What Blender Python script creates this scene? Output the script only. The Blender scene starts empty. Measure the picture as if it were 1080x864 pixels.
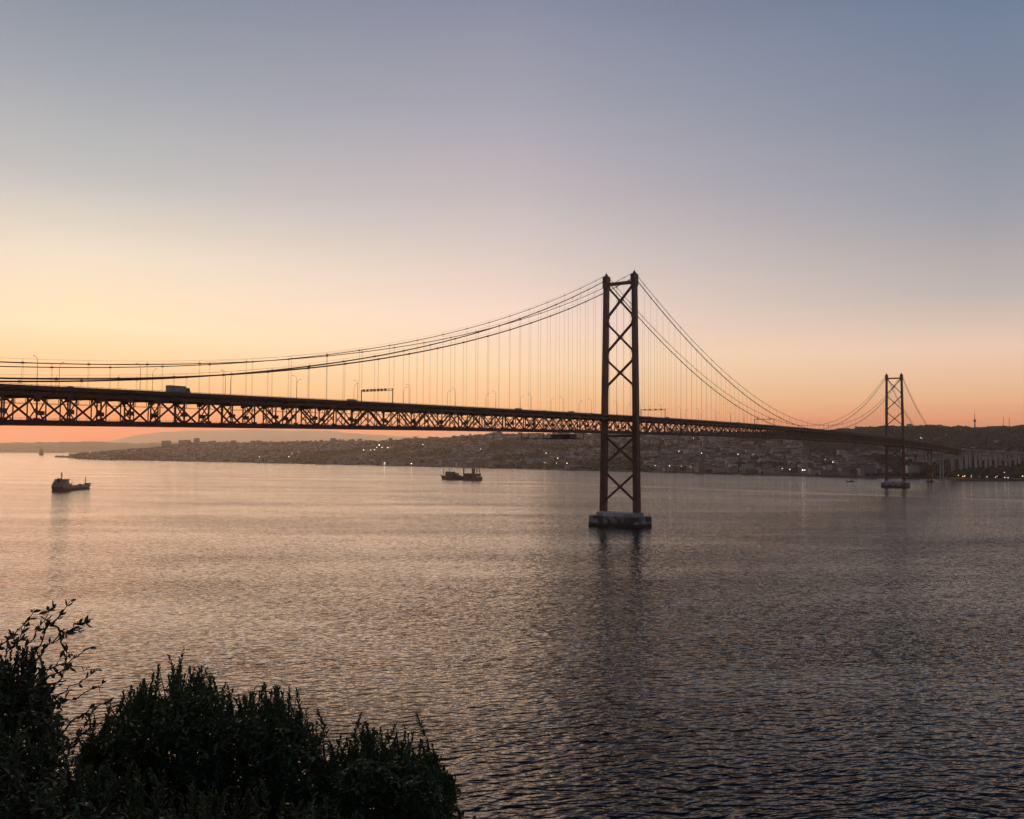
import bpy, math, random
import numpy as np
from mathutils import Vector, Matrix
random.seed(7); rng = np.random.default_rng(7)
sc = bpy.context.scene
COL = sc.collection
R = math.radians
# ------------------------------------------------------------------ camera geometry (solved from the photograph)
F = 955.7; PITCH = 0.0466; ROLL = 0.0067; CAMH = 54.8
TX, TY, AZ = 81.5, 682.1, 0.5889
SPAN, SIDE = 1013.0, 483.0
cp, sp_ = math.cos(PITCH), math.sin(PITCH)
FW = Vector((0, cp, sp_)); R0 = Vector((1, 0, 0)); U0 = Vector((0, -sp_, cp))
RT = R0*math.cos(ROLL) + U0*math.sin(ROLL)
UP = -R0*math.sin(ROLL) + U0*math.cos(ROLL)
def at(x, y, D):
    """world point seen at photo pixel x, y that lies D metres ahead"""
    d = FW + RT*((x-540)/F) - UP*((y-432)/F)
    d = d*(D/d.y)
    return Vector((d.x, d.y, d.z+CAMH))
def hor(x): return 476.56 + (x-540)*0.00674
def shore_D(x, y): return CAMH*F/(y-hor(x))
cam = bpy.data.cameras.new('camera'); camo = bpy.data.objects.new('camera', cam); COL.objects.link(camo)
cam.sensor_width = 36; cam.lens = F/1080*36; cam.clip_start = 0.1; cam.clip_end = 60000
camo.matrix_world = Matrix(((RT.x, UP.x, -FW.x, 0), (RT.y, UP.y, -FW.y, 0), (RT.z, UP.z, -FW.z, CAMH), (0, 0, 0, 1)))
sc.camera = camo

# ------------------------------------------------------------------ object helpers
def tag(o, label=None, cat=None, group=None, kind=None):
    if label: o['label'] = label
    if cat: o['category'] = cat
    if group: o['group'] = group
    if kind: o['kind'] = kind
    return o
def empty(name, loc=(0, 0, 0), rz=0):
    o = bpy.data.objects.new(name, None); COL.objects.link(o)
    o.location = loc; o.rotation_euler = (0, 0, rz); o.empty_display_size = 1
    return o
def kids(o): return [c for c in COL.objects if c.parent == o]
def copy_tree(o, ch=None):
    """copy a thing with its parts and sub-parts; ch is the cached tree"""
    def rec(node, parent):
        src, cs = node
        c = src.copy(); COL.objects.link(c)
        if parent: c.parent = parent
        for k in cs: rec(k, c)
        return c
    return rec(ch if ch else tree(o), None)
def tree(o): return (o, [tree(c) for c in kids(o)])
def ordinal(n):
    w = ['first', 'second', 'third', 'fourth', 'fifth', 'sixth', 'seventh', 'eighth', 'ninth', 'tenth', 'eleventh', 'twelfth',
         'thirteenth', 'fourteenth', 'fifteenth', 'sixteenth', 'seventeenth', 'eighteenth', 'nineteenth', 'twentieth']
    if n < 20: return w[n]
    t = {2: 'twenty', 3: 'thirty', 4: 'forty', 5: 'fifty', 6: 'sixty'}[(n+1)//10]
    r = (n+1) % 10
    return t+'-'+w[r-1] if r else {2: 'twentieth', 3: 'thirtieth', 4: 'fortieth', 5: 'fiftieth', 6: 'sixtieth'}[(n+1)//10]

class MB:
    def __init__(s): s.v = []; s.f = []
    def quadbox(s, P):
        """eight corners: bottom ring of four then top ring of four"""
        n = len(s.v); s.v += [tuple(p) for p in P]
        for q in ((0, 3, 2, 1), (4, 5, 6, 7), (0, 1, 5, 4), (1, 2, 6, 5), (2, 3, 7, 6), (3, 0, 4, 7)):
            s.f.append(tuple(n+i for i in q))
        return s
    def box(s, c, size, ax=None, ay=None, az=None, taper=(1, 1)):
        c = Vector(c); ax = Vector(ax or (1, 0, 0)); ay = Vector(ay or (0, 1, 0)); az = Vector(az or (0, 0, 1))
        hx, hy, hz = size[0]/2, size[1]/2, size[2]/2
        P = []
        for k, (tx, ty) in ((-1, (1, 1)), (1, taper)):
            for i, j in ((-1, -1), (1, -1), (1, 1), (-1, 1)):
                P.append(c + ax*(i*hx*tx) + ay*(j*hy*ty) + az*(k*hz))
        return s.quadbox(P)
    def bar(s, a, b, w, h=None, up=(0, 0, 1)):
        a, b = Vector(a), Vector(b); h = h or w; d = b-a
        L = d.length
        if L < 1e-6: return s
        d /= L; u = Vector(up)
        if abs(d.dot(u)) > .97: u = Vector((1, 0, 0)) if abs(d.x) < .9 else Vector((0, 1, 0))
        x = d.cross(u).normalized(); y = x.cross(d).normalized()
        P = []
        for q in (a, b):
            for i, j in ((-1, -1), (1, -1), (1, 1), (-1, 1)): P.append(q + x*(i*w/2) + y*(j*h/2))
        return s.quadbox(P)
    def tube(s, pts, r, n=8, r2=None):
        pts = [Vector(p) for p in pts]; m = len(pts); base = len(s.v)
        for i, p in enumerate(pts):
            d = (pts[min(i+1, m-1)]-pts[max(i-1, 0)]).normalized()
            u = Vector((0, 0, 1)) if abs(d.z) < .95 else Vector((1, 0, 0))
            x = d.cross(u).normalized(); y = x.cross(d)
            rr = r if r2 is None else r+(r2-r)*i/(m-1)
            for k in range(n):
                a = 2*math.pi*k/n; s.v.append(tuple(p + x*(rr*math.cos(a)) + y*(rr*math.sin(a))))
        for i in range(m-1):
            for k in range(n):
                k2 = (k+1) % n
                s.f.append((base+i*n+k, base+i*n+k2, base+(i+1)*n+k2, base+(i+1)*n+k))
        s.f.append(tuple(base+k for k in range(n))[::-1]); s.f.append(tuple(base+(m-1)*n+k for k in range(n)))
        return s
    def lathe(s, c, prof, n=12):
        base = len(s.v); c = Vector(c)
        for r, z in prof:
            for k in range(n):
                a = 2*math.pi*k/n; s.v.append((c.x+r*math.cos(a), c.y+r*math.sin(a), c.z+z))
        m = len(prof)
        for i in range(m-1):
            for k in range(n):
                k2 = (k+1) % n; s.f.append((base+i*n+k, base+i*n+k2, base+(i+1)*n+k2, base+(i+1)*n+k))
        s.f.append(tuple(base+k for k in range(n))[::-1]); s.f.append(tuple(base+(m-1)*n+k for k in range(n)))
        return s
    def build(s, name, mat, parent=None, smooth=False):
        me = bpy.data.meshes.new(name); me.from_pydata(s.v, [], s.f); me.materials.append(mat)
        if smooth:
            me.polygons.foreach_set('use_smooth', [True]*len(me.polygons))
        me.update()
        o = bpy.data.objects.new(name, me); COL.objects.link(o)
        if parent: o.parent = parent
        return o
def npmesh(name, V, Fq, mat, parent=None, smooth=False):
    me = bpy.data.meshes.new(name); V = np.asarray(V, np.float32); Fq = np.asarray(Fq, np.int32)
    k = Fq.shape[1]
    me.vertices.add(len(V)); me.vertices.foreach_set('co', V.ravel())
    me.loops.add(Fq.size); me.loops.foreach_set('vertex_index', Fq.ravel())
    me.polygons.add(len(Fq)); me.polygons.foreach_set('loop_start', np.arange(0, Fq.size, k, dtype=np.int32))
    if smooth: me.polygons.foreach_set('use_smooth', np.ones(len(Fq), bool))
    me.update(calc_edges=True); me.validate(); me.materials.append(mat)
    o = bpy.data.objects.new(name, me); COL.objects.link(o)
    if parent: o.parent = parent
    return o

# ------------------------------------------------------------------ materials
class NT:
    """tiny node-tree helper"""
    def __init__(s, tree): s.t = tree; s.n = tree.nodes; s.l = tree.links
    def new(s, ty, **kw):
        n = s.n.new(ty)
        for k, v in kw.items(): setattr(n, k, v)
        return n
    def put(s, sock, v):
        if isinstance(v, bpy.types.NodeSocket): s.l.new(v, sock)
        elif v is not None: sock.default_value = v
    def math(s, op, a, b=None, c=None, clamp=False):
        n = s.new('ShaderNodeMath', operation=op, use_clamp=clamp); s.put(n.inputs[0], a)
        if b is not None: s.put(n.inputs[1], b)
        if c is not None: s.put(n.inputs[2], c)
        return n.outputs[0]
    def vmath(s, op, a, b=None, out=0):
        n = s.new('ShaderNodeVectorMath', operation=op); s.put(n.inputs[0], a)
        if b is not None: s.put(n.inputs[1], b)
        return n.outputs[out]
    def noise(s, vec, scale, detail=2, rough=.5):
        n = s.new('ShaderNodeTexNoise'); n.inputs['Scale'].default_value = scale
        n.inputs['Detail'].default_value = detail; n.inputs['Roughness'].default_value = rough
        if vec is not None: s.l.new(vec, n.inputs['Vector'])
        return n.outputs['Fac']
    def rng(s, v, a, b, c=0, d=1, smooth=True):
        n = s.new('ShaderNodeMapRange'); n.interpolation_type = 'SMOOTHSTEP' if smooth else 'LINEAR'
        s.put(n.inputs['Value'], v)
        for k, x in zip(('From Min', 'From Max', 'To Min', 'To Max'), (a, b, c, d)): s.put(n.inputs[k], x)
        return n.outputs['Result']
    def mix(s, f, a, b):
        n = s.new('ShaderNodeMix', data_type='RGBA'); s.put(n.inputs[0], f); s.put(n.inputs[6], a); s.put(n.inputs[7], b)
        return n.outputs[2]
    def ramp(s, f, stops, interp='LINEAR'):
        n = s.new('ShaderNodeValToRGB'); s.put(n.inputs[0], f); r = n.color_ramp; r.interpolation = interp
        while len(r.elements) > 1: r.elements.remove(r.elements[-1])
        r.elements[0].position = stops[0][0]; r.elements[0].color = stops[0][1]
        for p, c in stops[1:]:
            e = r.elements.new(p); e.color = c
        return n.outputs[0]
def c4(c): return (c[0], c[1], c[2], 1)
def mat(name, base, rough=.6, metal=0, vary=.25, scale=.4, second=None, bump=0):
    m = bpy.data.materials.new(name); m.use_nodes = True; N = NT(m.node_tree); b = N.n['Principled BSDF']
    g = N.new('ShaderNodeNewGeometry'); nz = N.noise(g.outputs['Position'], scale, 4, .6)
    f = N.rng(nz, .32, .68)
    dark = tuple(x*(1-vary) for x in base) if second is None else second
    col = N.mix(f, c4(dark), c4(tuple(min(1, x*(1+vary*.6)) for x in base)))
    N.l.new(col, b.inputs['Base Color']); b.inputs['Roughness'].default_value = rough; b.inputs['Metallic'].default_value = metal
    if bump:
        bp = N.new('ShaderNodeBump'); bp.inputs['Distance'].default_value = bump
        N.l.new(N.noise(g.outputs['Position'], scale*6, 4, .6), bp.inputs['Height']); N.l.new(bp.outputs[0], b.inputs['Normal'])
    return m
M = {}
M['steel'] = mat('red_oxide_steel', (.12, .036, .027), .55, 0, .3, .15)
M['cable'] = mat('cable_steel', (.09, .04, .03), .5, 0, .2, .2)
M['asphalt'] = mat('asphalt', (.05, .05, .05), .85, 0, .2, .5)
M['concrete'] = mat('pier_concrete', (.46, .44, .42), .85, 0, .35, .12, bump=.05)
M['stain'] = mat('weathered_caisson_concrete', (.26, .25, .24), .85, 0, .5, .13, second=(.06, .057, .055), bump=.1)
_N = NT(M['stain'].node_tree); _b = _N.n['Principled BSDF']; _src = _b.inputs['Base Color'].links[0].from_socket
_src.node.inputs[0].links[0].from_node.inputs['From Min'].default_value = .43; _src.node.inputs[0].links[0].from_node.inputs['From Max'].default_value = .60
_g = _N.new('ShaderNodeNewGeometry'); _q = _N.new('ShaderNodeSeparateXYZ'); _N.l.new(_g.outputs['Position'], _q.inputs[0])
_z = _N.math('ADD', _q.outputs[2], _N.math('MULTIPLY', _N.noise(_g.outputs['Position'], .3, 3), 2.5))
_N.l.new(_N.mix(_N.rng(_z, 2.6, 4.2), (.018, .02, .017, 1), _src), _b.inputs['Base Color'])      # weed and tide line
M['viaduct'] = mat('viaduct_concrete', (.42, .40, .37), .85, 0, .2, .05)
M['hull'] = mat('ship_hull_paint', (.05, .03, .028), .5, 0, .35, .15)
M['hullred'] = mat('ship_boot_topping', (.10, .035, .025), .55, 0, .3, .2)
M['shipwhite'] = mat('ship_superstructure_paint', (.24, .19, .17), .5, 0, .25, .2)
M['dark'] = mat('dark_metal', (.03, .03, .03), .5, .2, .3, .5)
M['glass'] = mat('dark_window_glass', (.02, .022, .025), .1, 0, .1, .5)
M['wall'] = mat('pale_render_walls', (.36, .31, .27), .9, 0, .45, .012)
M['wall2'] = mat('grey_render_walls', (.22, .19, .18), .9, 0, .4, .015)
def window_wall(name, base):
    m = mat(name, base, .9, 0, .35, .012); N = NT(m.node_tree); b = N.n['Principled BSDF']; src = b.inputs['Base Color'].links[0].from_socket
    t = N.new('ShaderNodeTexCoord'); q = N.new('ShaderNodeSeparateXYZ'); N.l.new(t.outputs['Object'], q.inputs[0])
    def cell(v, p, w_): return N.math('LESS_THAN', N.math('ABSOLUTE', N.math('SUBTRACT', N.math('FRACT', N.math('DIVIDE', v, p)), .5)), w_)
    k = N.math('MULTIPLY', N.math('MAXIMUM', N.math('MULTIPLY', cell(q.outputs[0], 3.4, .2), 1), 0), cell(q.outputs[2], 3.1, .25))
    N.l.new(N.mix(k, src, (.02, .02, .022, 1)), b.inputs['Base Color']); N.l.new(N.math('MULTIPLY_ADD', k, -.7, .9), b.inputs['Roughness'])
    return m
M['wall'] = window_wall('pale_render_walls_with_windows', (.52, .46, .41)); M['wall2'] = window_wall('grey_render_walls_with_windows', (.28, .245, .23))
M['roof'] = mat('terracotta_roofs', (.17, .08, .055), .9, 0, .35, .02)
M['flat'] = mat('flat_roof_felt', (.13, .12, .115), .9, 0, .35, .02)
M['rubber'] = mat('tyre_rubber', (.02, .02, .02), .8, 0, .2, 3)
M['truck'] = mat('trailer_sheeting', (.36, .33, .32), .6, 0, .15, .8)
M['bark'] = mat('bark', (.06, .045, .035), .85, 0, .35, 14)
def emis(name, col, s):
    m = bpy.data.materials.new(name); m.use_nodes = True; b = m.node_tree.nodes['Principled BSDF']
    b.inputs['Base Color'].default_value = c4(col); b.inputs['Emission Color'].default_value = c4(col)
    b.inputs['Emission Strength'].default_value = s; m.cycles.emission_sampling = 'NONE'
    return m
M['lamp'] = emis('warm_lamp_glow', (1, .72, .45), 2.2)
M['lampw'] = emis('cool_lamp_glow', (1, .88, .75), 2.6)
M['lampo'] = emis('orange_lamp_glow', (1, .42, .12), 4)

# ------------------------------------------------------------------ world: dusk sky
SUNAZ = R(-25.5)                                    # measured from +Y towards +X
SUNDIR = Vector((math.sin(SUNAZ), math.cos(SUNAZ), 0))
w = bpy.data.worlds.new('World'); sc.world = w; w.use_nodes = True
N = NT(w.node_tree); bg = N.n['Background']
sky = N.new('ShaderNodeTexSky', sky_type='NISHITA'); sky.sun_disc = False
sky.sun_elevation = R(1.2); sky.sun_rotation = SUNAZ; sky.altitude = 50; sky.air_density = 1.4; sky.dust_density = 2.5; sky.ozone_density = 2
tc = N.new('ShaderNodeTexCoord'); vec = tc.outputs['Generated']
sep = N.new('ShaderNodeSeparateXYZ'); N.l.new(vec, sep.inputs[0])
elev = N.math('DIVIDE', N.math('ARCSINE', sep.outputs[2]), R(90))
flat_ = N.vmath('NORMALIZE', N.vmath('MULTIPLY', vec, (1, 1, 0)))
adot = N.vmath('DOT_PRODUCT', flat_, tuple(SUNDIR), out=1)
ang = N.math('DIVIDE', N.math('ARCCOSINE', adot), math.pi)       # 0 at the sunset, 1 opposite
def srgb(h):
    c = [int(h[i:i+2], 16)/255 for i in (0, 2, 4)]
    return tuple((x/12.92 if x <= .04045 else ((x+.055)/1.055)**2.4) for x in c)+(1,)
#SKYTABLE
RAMPS = {
 'sun':  [(-5, 'c08468'), (0, 'e86a3c'), (.6, 'fc4e1c'), (1.1, 'ff480c'), (2.2, 'ff944c'), (3.6, 'fdc486'), (7, 'ffe7bf'), (11, 'ebdfca'), (15.5, 'b8bcbd'), (21, '959faa'), (26, '7b889c'), (36, '465268'), (90, '2f3a4d')],
 'mid':  [(-5, 'b08068'), (0, 'd09078'), (.8, 'ee8f62'), (1.6, 'ffa26c'), (3.1, 'ffc88e'), (5.5, 'ffdcb4'), (8.4, 'fadccb'), (12, 'dcccc5'), (15.8, 'c1b8bc'), (21, 'a2a2b0'), (27, '868ba1'), (36, '465268'), (90, '2f3a4d')],
 'far':  [(-5, '806055'), (0, 'e88868'), (2, 'ffa87c'), (3.6, 'f8c69c'), (6, 'f4d2ba'), (9, 'c3b9b4'), (14, '9a9da8'), (19, '838c9f'), (24.5, '6f7f97'), (31, '465570'), (40, '303c50'), (90, '2c3749')],
 'back': [(-5, '40434a'), (0, '747078'), (4, '8a8592'), (9, '7f8398'), (18, '667089'), (35, '465268'), (90, '2c3749')]}
def mk(name):
    return N.ramp(N.math('MULTIPLY_ADD', elev, .9, .1), [(max(0, .1+.9*e/90), srgb(h)) for e, h in RAMPS[name]])
A_ = 25.5/180; B_ = 53/180
c1 = N.mix(N.rng(ang, 0, A_, smooth=False), mk('sun'), mk('mid'))
c2 = N.mix(N.rng(ang, A_, B_, smooth=False), c1, mk('far'))
c3 = N.mix(N.rng(ang, B_, 130/180), c2, mk('back'))
sv = N.vmath('MULTIPLY', vec, (2.2, 2.2, 26)); cn = N.noise(sv, 1.6, 5, .6); cn2 = N.noise(N.vmath('MULTIPLY', vec, (5, 5, 160)), 1.3, 4, .55)
low = N.rng(elev, 0, 4/90, 1, 0)
kf = N.math('ADD', N.rng(cn, .35, .65, .992, 1.008), N.math('MULTIPLY', N.rng(cn2, .35, .7, -.05, .09), low))
sc3 = N.vmath('SCALE', c3); N.l.new(kf, sc3.node.inputs['Scale']); c3 = sc3
add = N.new('ShaderNodeVectorMath', operation='MULTIPLY_ADD')
N.l.new(sky.outputs[0], add.inputs[0]); add.inputs[1].default_value = (.012,)*3; N.l.new(c3, add.inputs[2])
N.l.new(add.outputs[0], bg.inputs['Color']); bg.inputs['Strength'].default_value = 1.0

sl = bpy.data.lights.new('sun', 'SUN'); so = bpy.data.objects.new('sun', sl); COL.objects.link(so)
sl.energy = .80; sl.angle = R(55); sl.color = (1, .66, .43)
SE_ = R(11); sd = Vector((SUNDIR.x*math.cos(SE_), SUNDIR.y*math.cos(SE_), math.sin(SE_)))
so.rotation_euler = (-sd).to_track_quat('-Z', 'Y').to_euler()
vs = sc.view_settings; vs.view_transform = 'Standard'; vs.look = 'None'; vs.gamma = 1; vs.exposure = 0; vs.use_curve_mapping = False

# ------------------------------------------------------------------ water
def water_mat():
    m = bpy.data.materials.new('river_water'); m.use_nodes = True; N = NT(m.node_tree); b = N.n['Principled BSDF']
    g = N.new('ShaderNodeNewGeometry'); pos = g.outputs['Position']
    rot = N.new('ShaderNodeVectorRotate'); rot.inputs['Angle'].default_value = R(-8); rot.rotation_type = 'Z_AXIS'; N.l.new(pos, rot.inputs[0])
    p0 = rot.outputs[0]
    warp = N.new('ShaderNodeTexNoise'); warp.inputs['Scale'].default_value = .05; warp.inputs['Detail'].default_value = 1; N.l.new(p0, warp.inputs['Vector'])
    wv = N.vmath('SCALE', N.vmath('SUBTRACT', warp.outputs['Color'], (.5, .5, .5))); wv.node.inputs['Scale'].default_value = 6
    p1 = N.vmath('ADD', p0, wv)
    EPS = .12
    def train(p, deg, sx_, scale, det):
        r_ = N.new('ShaderNodeVectorRotate'); r_.rotation_type = 'Z_AXIS'; r_.inputs['Angle'].default_value = R(deg); N.l.new(p, r_.inputs[0])
        return N.noise(N.vmath('MULTIPLY', r_.outputs[0], (sx_, 1, 0)), scale, det, .5)
    def h(off):
        q = N.vmath('ADD', p1, off)
        a = N.math('MULTIPLY_ADD', train(q, 12, .40, .54, .9), .56, N.math('MULTIPLY', train(q, -14, .40, .60, .9), .52))
        return N.math('ADD', N.math('MULTIPLY_ADD', train(q, 3, .4, .22, .6), .34, a), N.math('MULTIPLY', train(q, 0, .6, 1.3, 1.5), .13))
    h0 = h((0, 0, 0)); hx = h((EPS, 0, 0)); hy = h((0, EPS, 0))
    # patches of calmer and rougher water, long streaks
    pa = N.noise(N.vmath('MULTIPLY', pos, (.0022, .010, 0)), 1, 4, .6)
    pb = N.noise(N.vmath('MULTIPLY', pos, (.010, .022, 0)), 1, 3, .6)
    amp = N.math('MULTIPLY', N.rng(pa, .33, .67, .62, 1.35), N.rng(pb, .33, .67, .82, 1.18))
    # wake of the ship: a smooth curved band
    sx = N.new('ShaderNodeSeparateXYZ'); N.l.new(pos, sx.inputs[0]); X, Y = sx.outputs[0], sx.outputs[1]
    cx = N.math('ADD', N.math('MULTIPLY_ADD', N.math('MULTIPLY', X, X), WK[0], WK[2]), N.math('MULTIPLY', X, WK[1]))
    dist = N.math('ABSOLUTE', N.math('SUBTRACT', Y, cx))
    wk = N.math('MULTIPLY', N.rng(dist, 12, 34, 1, 0), N.math('MULTIPLY', N.rng(X, -60, 120, 0, 1), N.rng(X, 500, 900, 1, .3)))
    amp = N.math('MULTIPLY', amp, N.math('MULTIPLY_ADD', wk, -.72, 1))
    A = N.math('MULTIPLY', amp, -WAMP/EPS)
    dx = N.math('MULTIPLY', N.math('SUBTRACT', hx, h0), A); dy = N.math('MULTIPLY', N.math('SUBTRACT', hy, h0), A)
    cv = N.new('ShaderNodeCombineXYZ'); N.l.new(dx, cv.inputs[0]); N.l.new(dy, cv.inputs[1]); cv.inputs[2].default_value = 1
    N.l.new(N.vmath('NORMALIZE', cv.outputs[0]), b.inputs['Normal'])
    b.inputs['Base Color'].default_value = (.001, .008, .013, 1); b.inputs['Roughness'].default_value = .09; b.inputs['IOR'].default_value = 1.21
    return m
wp = [(-54, 1712), (149, 1550), (216, 1476), (435, 1224), (623, 1103)]
WK = np.polyfit([p[0] for p in wp], [p[1] for p in wp], 2).tolist()
WAMP = .86
mb = MB(); mb.v = [(-26000, -400, 0), (26000, -400, 0), (26000, 31000, 0), (-26000, 31000, 0)]; mb.f = [(0, 1, 2, 3)]
tag(mb.build('river_water', water_mat()), kind='structure')

# ------------------------------------------------------------------ far land
LX = np.array([57, 70, 84, 110, 160, 240, 320, 400, 480, 560, 640, 720, 800, 880, 940, 985, 1000, 1008, 1080, 1250])
LY = np.array([482.3, 482.3, 484.4, 485.2, 486, 487.5, 489.5, 491, 492.8, 495, 497, 499, 501, 503, 504.4, 504.9, 505.6, 507.2, 507.3, 508])
LD = np.array([shore_D(x, y) for x, y in zip(LX, LY)])
RX = np.array([57, 84, 120, 160, 195, 240, 320, 400, 430, 480, 505, 560, 640, 720, 800, 880, 905, 925, 980, 1020, 1060, 1080, 1250])
RY = np.array([481.6, 480, 476.5, 473.5, 468, 468.2, 467, 466.5, 464.5, 463, 461, 460.5, 460, 458, 457, 455, 453.0, 451.0, 450.6, 452.0, 451.3, 450.6, 449])
RD = np.array([5750, 5300, 5400, 5500, 6300, 6500, 6000, 5500, 5000, 4500, 4300, 4200, 4000, 3800, 3700, 3700, 3700, 3700, 3700, 3700, 3700, 3700, 3600])
RH = np.array([CAMH+(hor(x)-y)*d/F for x, y, d in zip(RX, RY, RD)])
def vnoise(x, y, seed=0):
    """cheap smooth value noise"""
    x = np.asarray(x, float); y = np.asarray(y, float)
    xi = np.floor(x); yi = np.floor(y); fx = x-xi; fy = y-yi
    fx = fx*fx*(3-2*fx); fy = fy*fy*(3-2*fy)
    def hsh(a, b): return np.modf(np.abs(np.sin(a*127.1+b*311.7+seed*74.7)*43758.5453))[0]
    return (hsh(xi, yi)*(1-fx)+hsh(xi+1, yi)*fx)*(1-fy)+(hsh(xi, yi+1)*(1-fx)+hsh(xi+1, yi+1)*fx)*fy
def land_h(t, D):
    """height of the far bank at photo column t, distance D"""
    t = np.asarray(t, float); D = np.asarray(D, float)
    ds = np.interp(t, LX, LD); dr = np.interp(t, RX, RD); hr = np.maximum(np.interp(t, RX, RH), 3)
    u = np.clip((D-ds)/np.maximum(dr-ds, 50), 0, 1)
    prof = np.interp(u, [0, .04, .12, .3, .55, .8, 1], [.02, .035, .09, .27, .55, .86, 1])
    X = (t-540)/F*D
    n = (vnoise(X/260, D/260, 1)-.5)*.30+(vnoise(X/110, D/110, 2)-.5)*.14
    hh = hr*prof*(1+n*np.clip(u*5, 0, 1)*(1-u)*1.6)
    sk = (vnoise(t/13, 3.3, 5)-.5)*9+(vnoise(t/5, 9.3, 6)-.5)*5
    hh = hh + sk*np.clip(u*1.5-.5, 0, 1)
    over = np.clip((D-dr)/1500, 0, 1)
    return np.maximum(hh*(1-.35*over), 1.6)
def sheet(name, ts, us, fD, fH, m, smooth=True):
    T, Uu = np.meshgrid(ts, us, indexing='ij'); D = fD(T, Uu); H = fH(T, D)
    V = np.stack([(T-540)/F*D, D, H], -1).reshape(-1, 3)
    a, b = len(ts), len(us)
    I = np.arange(a*b).reshape(a, b)
    Fq = np.stack([I[:-1, :-1], I[1:, :-1], I[1:, 1:], I[:-1, 1:]], -1).reshape(-1, 4)
    return npmesh(name, V, Fq, m, smooth=smooth)
def land_mat():
    m = bpy.data.materials.new('far_bank_ground'); m.use_nodes = True; N = NT(m.node_tree); b = N.n['Principled BSDF']
    g = N.new('ShaderNodeNewGeometry'); p = g.outputs['Position']
    a = N.rng(N.noise(p, .006, 5, .65), .38, .62); c = N.rng(N.noise(p, .03, 4, .6), .35, .65)
    k = N.mix(c, (.030, .036, .020, 1), (.055, .050, .035, 1)); k2 = N.mix(c, (.10, .085, .07, 1), (.17, .14, .12, 1))
    N.l.new(N.mix(a, k, k2), b.inputs['Base Color']); b.inputs['Roughness'].default_value = .95
    return m
ML = land_mat()
us = np.concatenate([[-.0005, 0.0, .0006], np.linspace(.01, 1, 60), np.linspace(1.05, 2, 8)])
def fD1(T, Uu):
    ds = np.interp(T, LX, LD); dr = np.interp(T, RX, RD)
    return ds+(dr-ds)*Uu
def fH1(T, D):
    ds = np.interp(T, LX, LD)
    return np.where(D <= ds-.1, -1.0, land_h(T, D))
tag(sheet('far_bank', np.arange(57, 1251, 3.0), us, fD1, fH1, ML), kind='structure')
# hills further down the estuary and the mountain ridge behind
X2 = np.array([-200, 0, 50, 88, 105, 122, 140, 165, 200, 260, 330]); Y2 = np.array([467.5, 467, 466.5, 465.6, 465.8, 467.2, 467.6, 467, 466.4, 467, 469])
def fH2(T, D):
    ridge = CAMH+(hor(T)-np.interp(T, X2, Y2)+(vnoise(T/6, 1, 8)-.5)*1.0)/F*13500
    u = np.clip((D-12000)/1500, 0, 1)
    base = ridge*np.interp(u, [0, .1, .5, 1], [.03, .2, .7, 1])
    return np.where(D < 11950, -1., base)
tag(sheet('estuary_hills', np.arange(-200, 331, 3.0), np.array([11900, 12000, 12200, 12500, 12900, 13300, 13500, 14500.]), lambda T, u: u+0*T, fH2, ML), kind='structure')
X3 = np.array([80, 120, 135, 150, 175, 210, 260, 300, 345, 365, 385, 410, 440, 470, 500]); Y3 = np.array([472, 464.5, 461, 458, 455.4, 454.2, 453.4, 453.6, 454.2, 456.2, 458, 459.8, 461.6, 465, 470])
def fH3(T, D):
    ridge = CAMH+(hor(T)-np.interp(T, X3, Y3)+(vnoise(T/14, 1, 3)-.5)*1.0+(vnoise(T/4, 4, 5)-.5)*.3)/F*29000
    return ridge*np.sin(np.clip((D-27500)/3000, 0, 1)*np.pi)
m = bpy.data.materials.new('low_cloud'); m.use_nodes = True; N = NT(m.node_tree); N.n.remove(N.n['Principled BSDF'])
d_ = N.new('ShaderNodeBsdfDiffuse'); d_.inputs[0].default_value = (.85, .82, .8, 1); t_ = N.new('ShaderNodeBsdfTranslucent'); t_.inputs[0].default_value = (.9, .84, .78, 1)
mx = N.new('ShaderNodeMixShader'); mx.inputs[0].default_value = .6; N.l.new(d_.outputs[0], mx.inputs[1]); N.l.new(t_.outputs[0], mx.inputs[2]); N.l.new(mx.outputs[0], N.n['Material Output'].inputs[0])
tag(sheet('cloud_bank', np.arange(80, 501, 2.0), np.linspace(27500, 30500, 13), lambda T, u: u+0*T, fH3, m), kind='stuff')
# ------------------------------------------------------------------ haze
def haze():
    m = bpy.data.materials.new('evening_haze'); m.use_nodes = True; nt = m.node_tree; nt.nodes.clear()
    o = nt.nodes.new('ShaderNodeOutputMaterial'); v = nt.nodes.new('ShaderNodeVolumePrincipled')
    v.inputs['Color'].default_value = (1, .86, .72, 1); v.inputs['Density'].default_value = HAZE; v.inputs['Anisotropy'].default_value = .85
    nt.links.new(v.outputs[0], o.inputs['Volume'])
    mb = MB().box((0, 11500, 299), (54000, 30400, 602)); ob = mb.build('haze', m); tag(ob, kind='stuff')
HAZE = 3.8e-5
haze()

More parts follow.
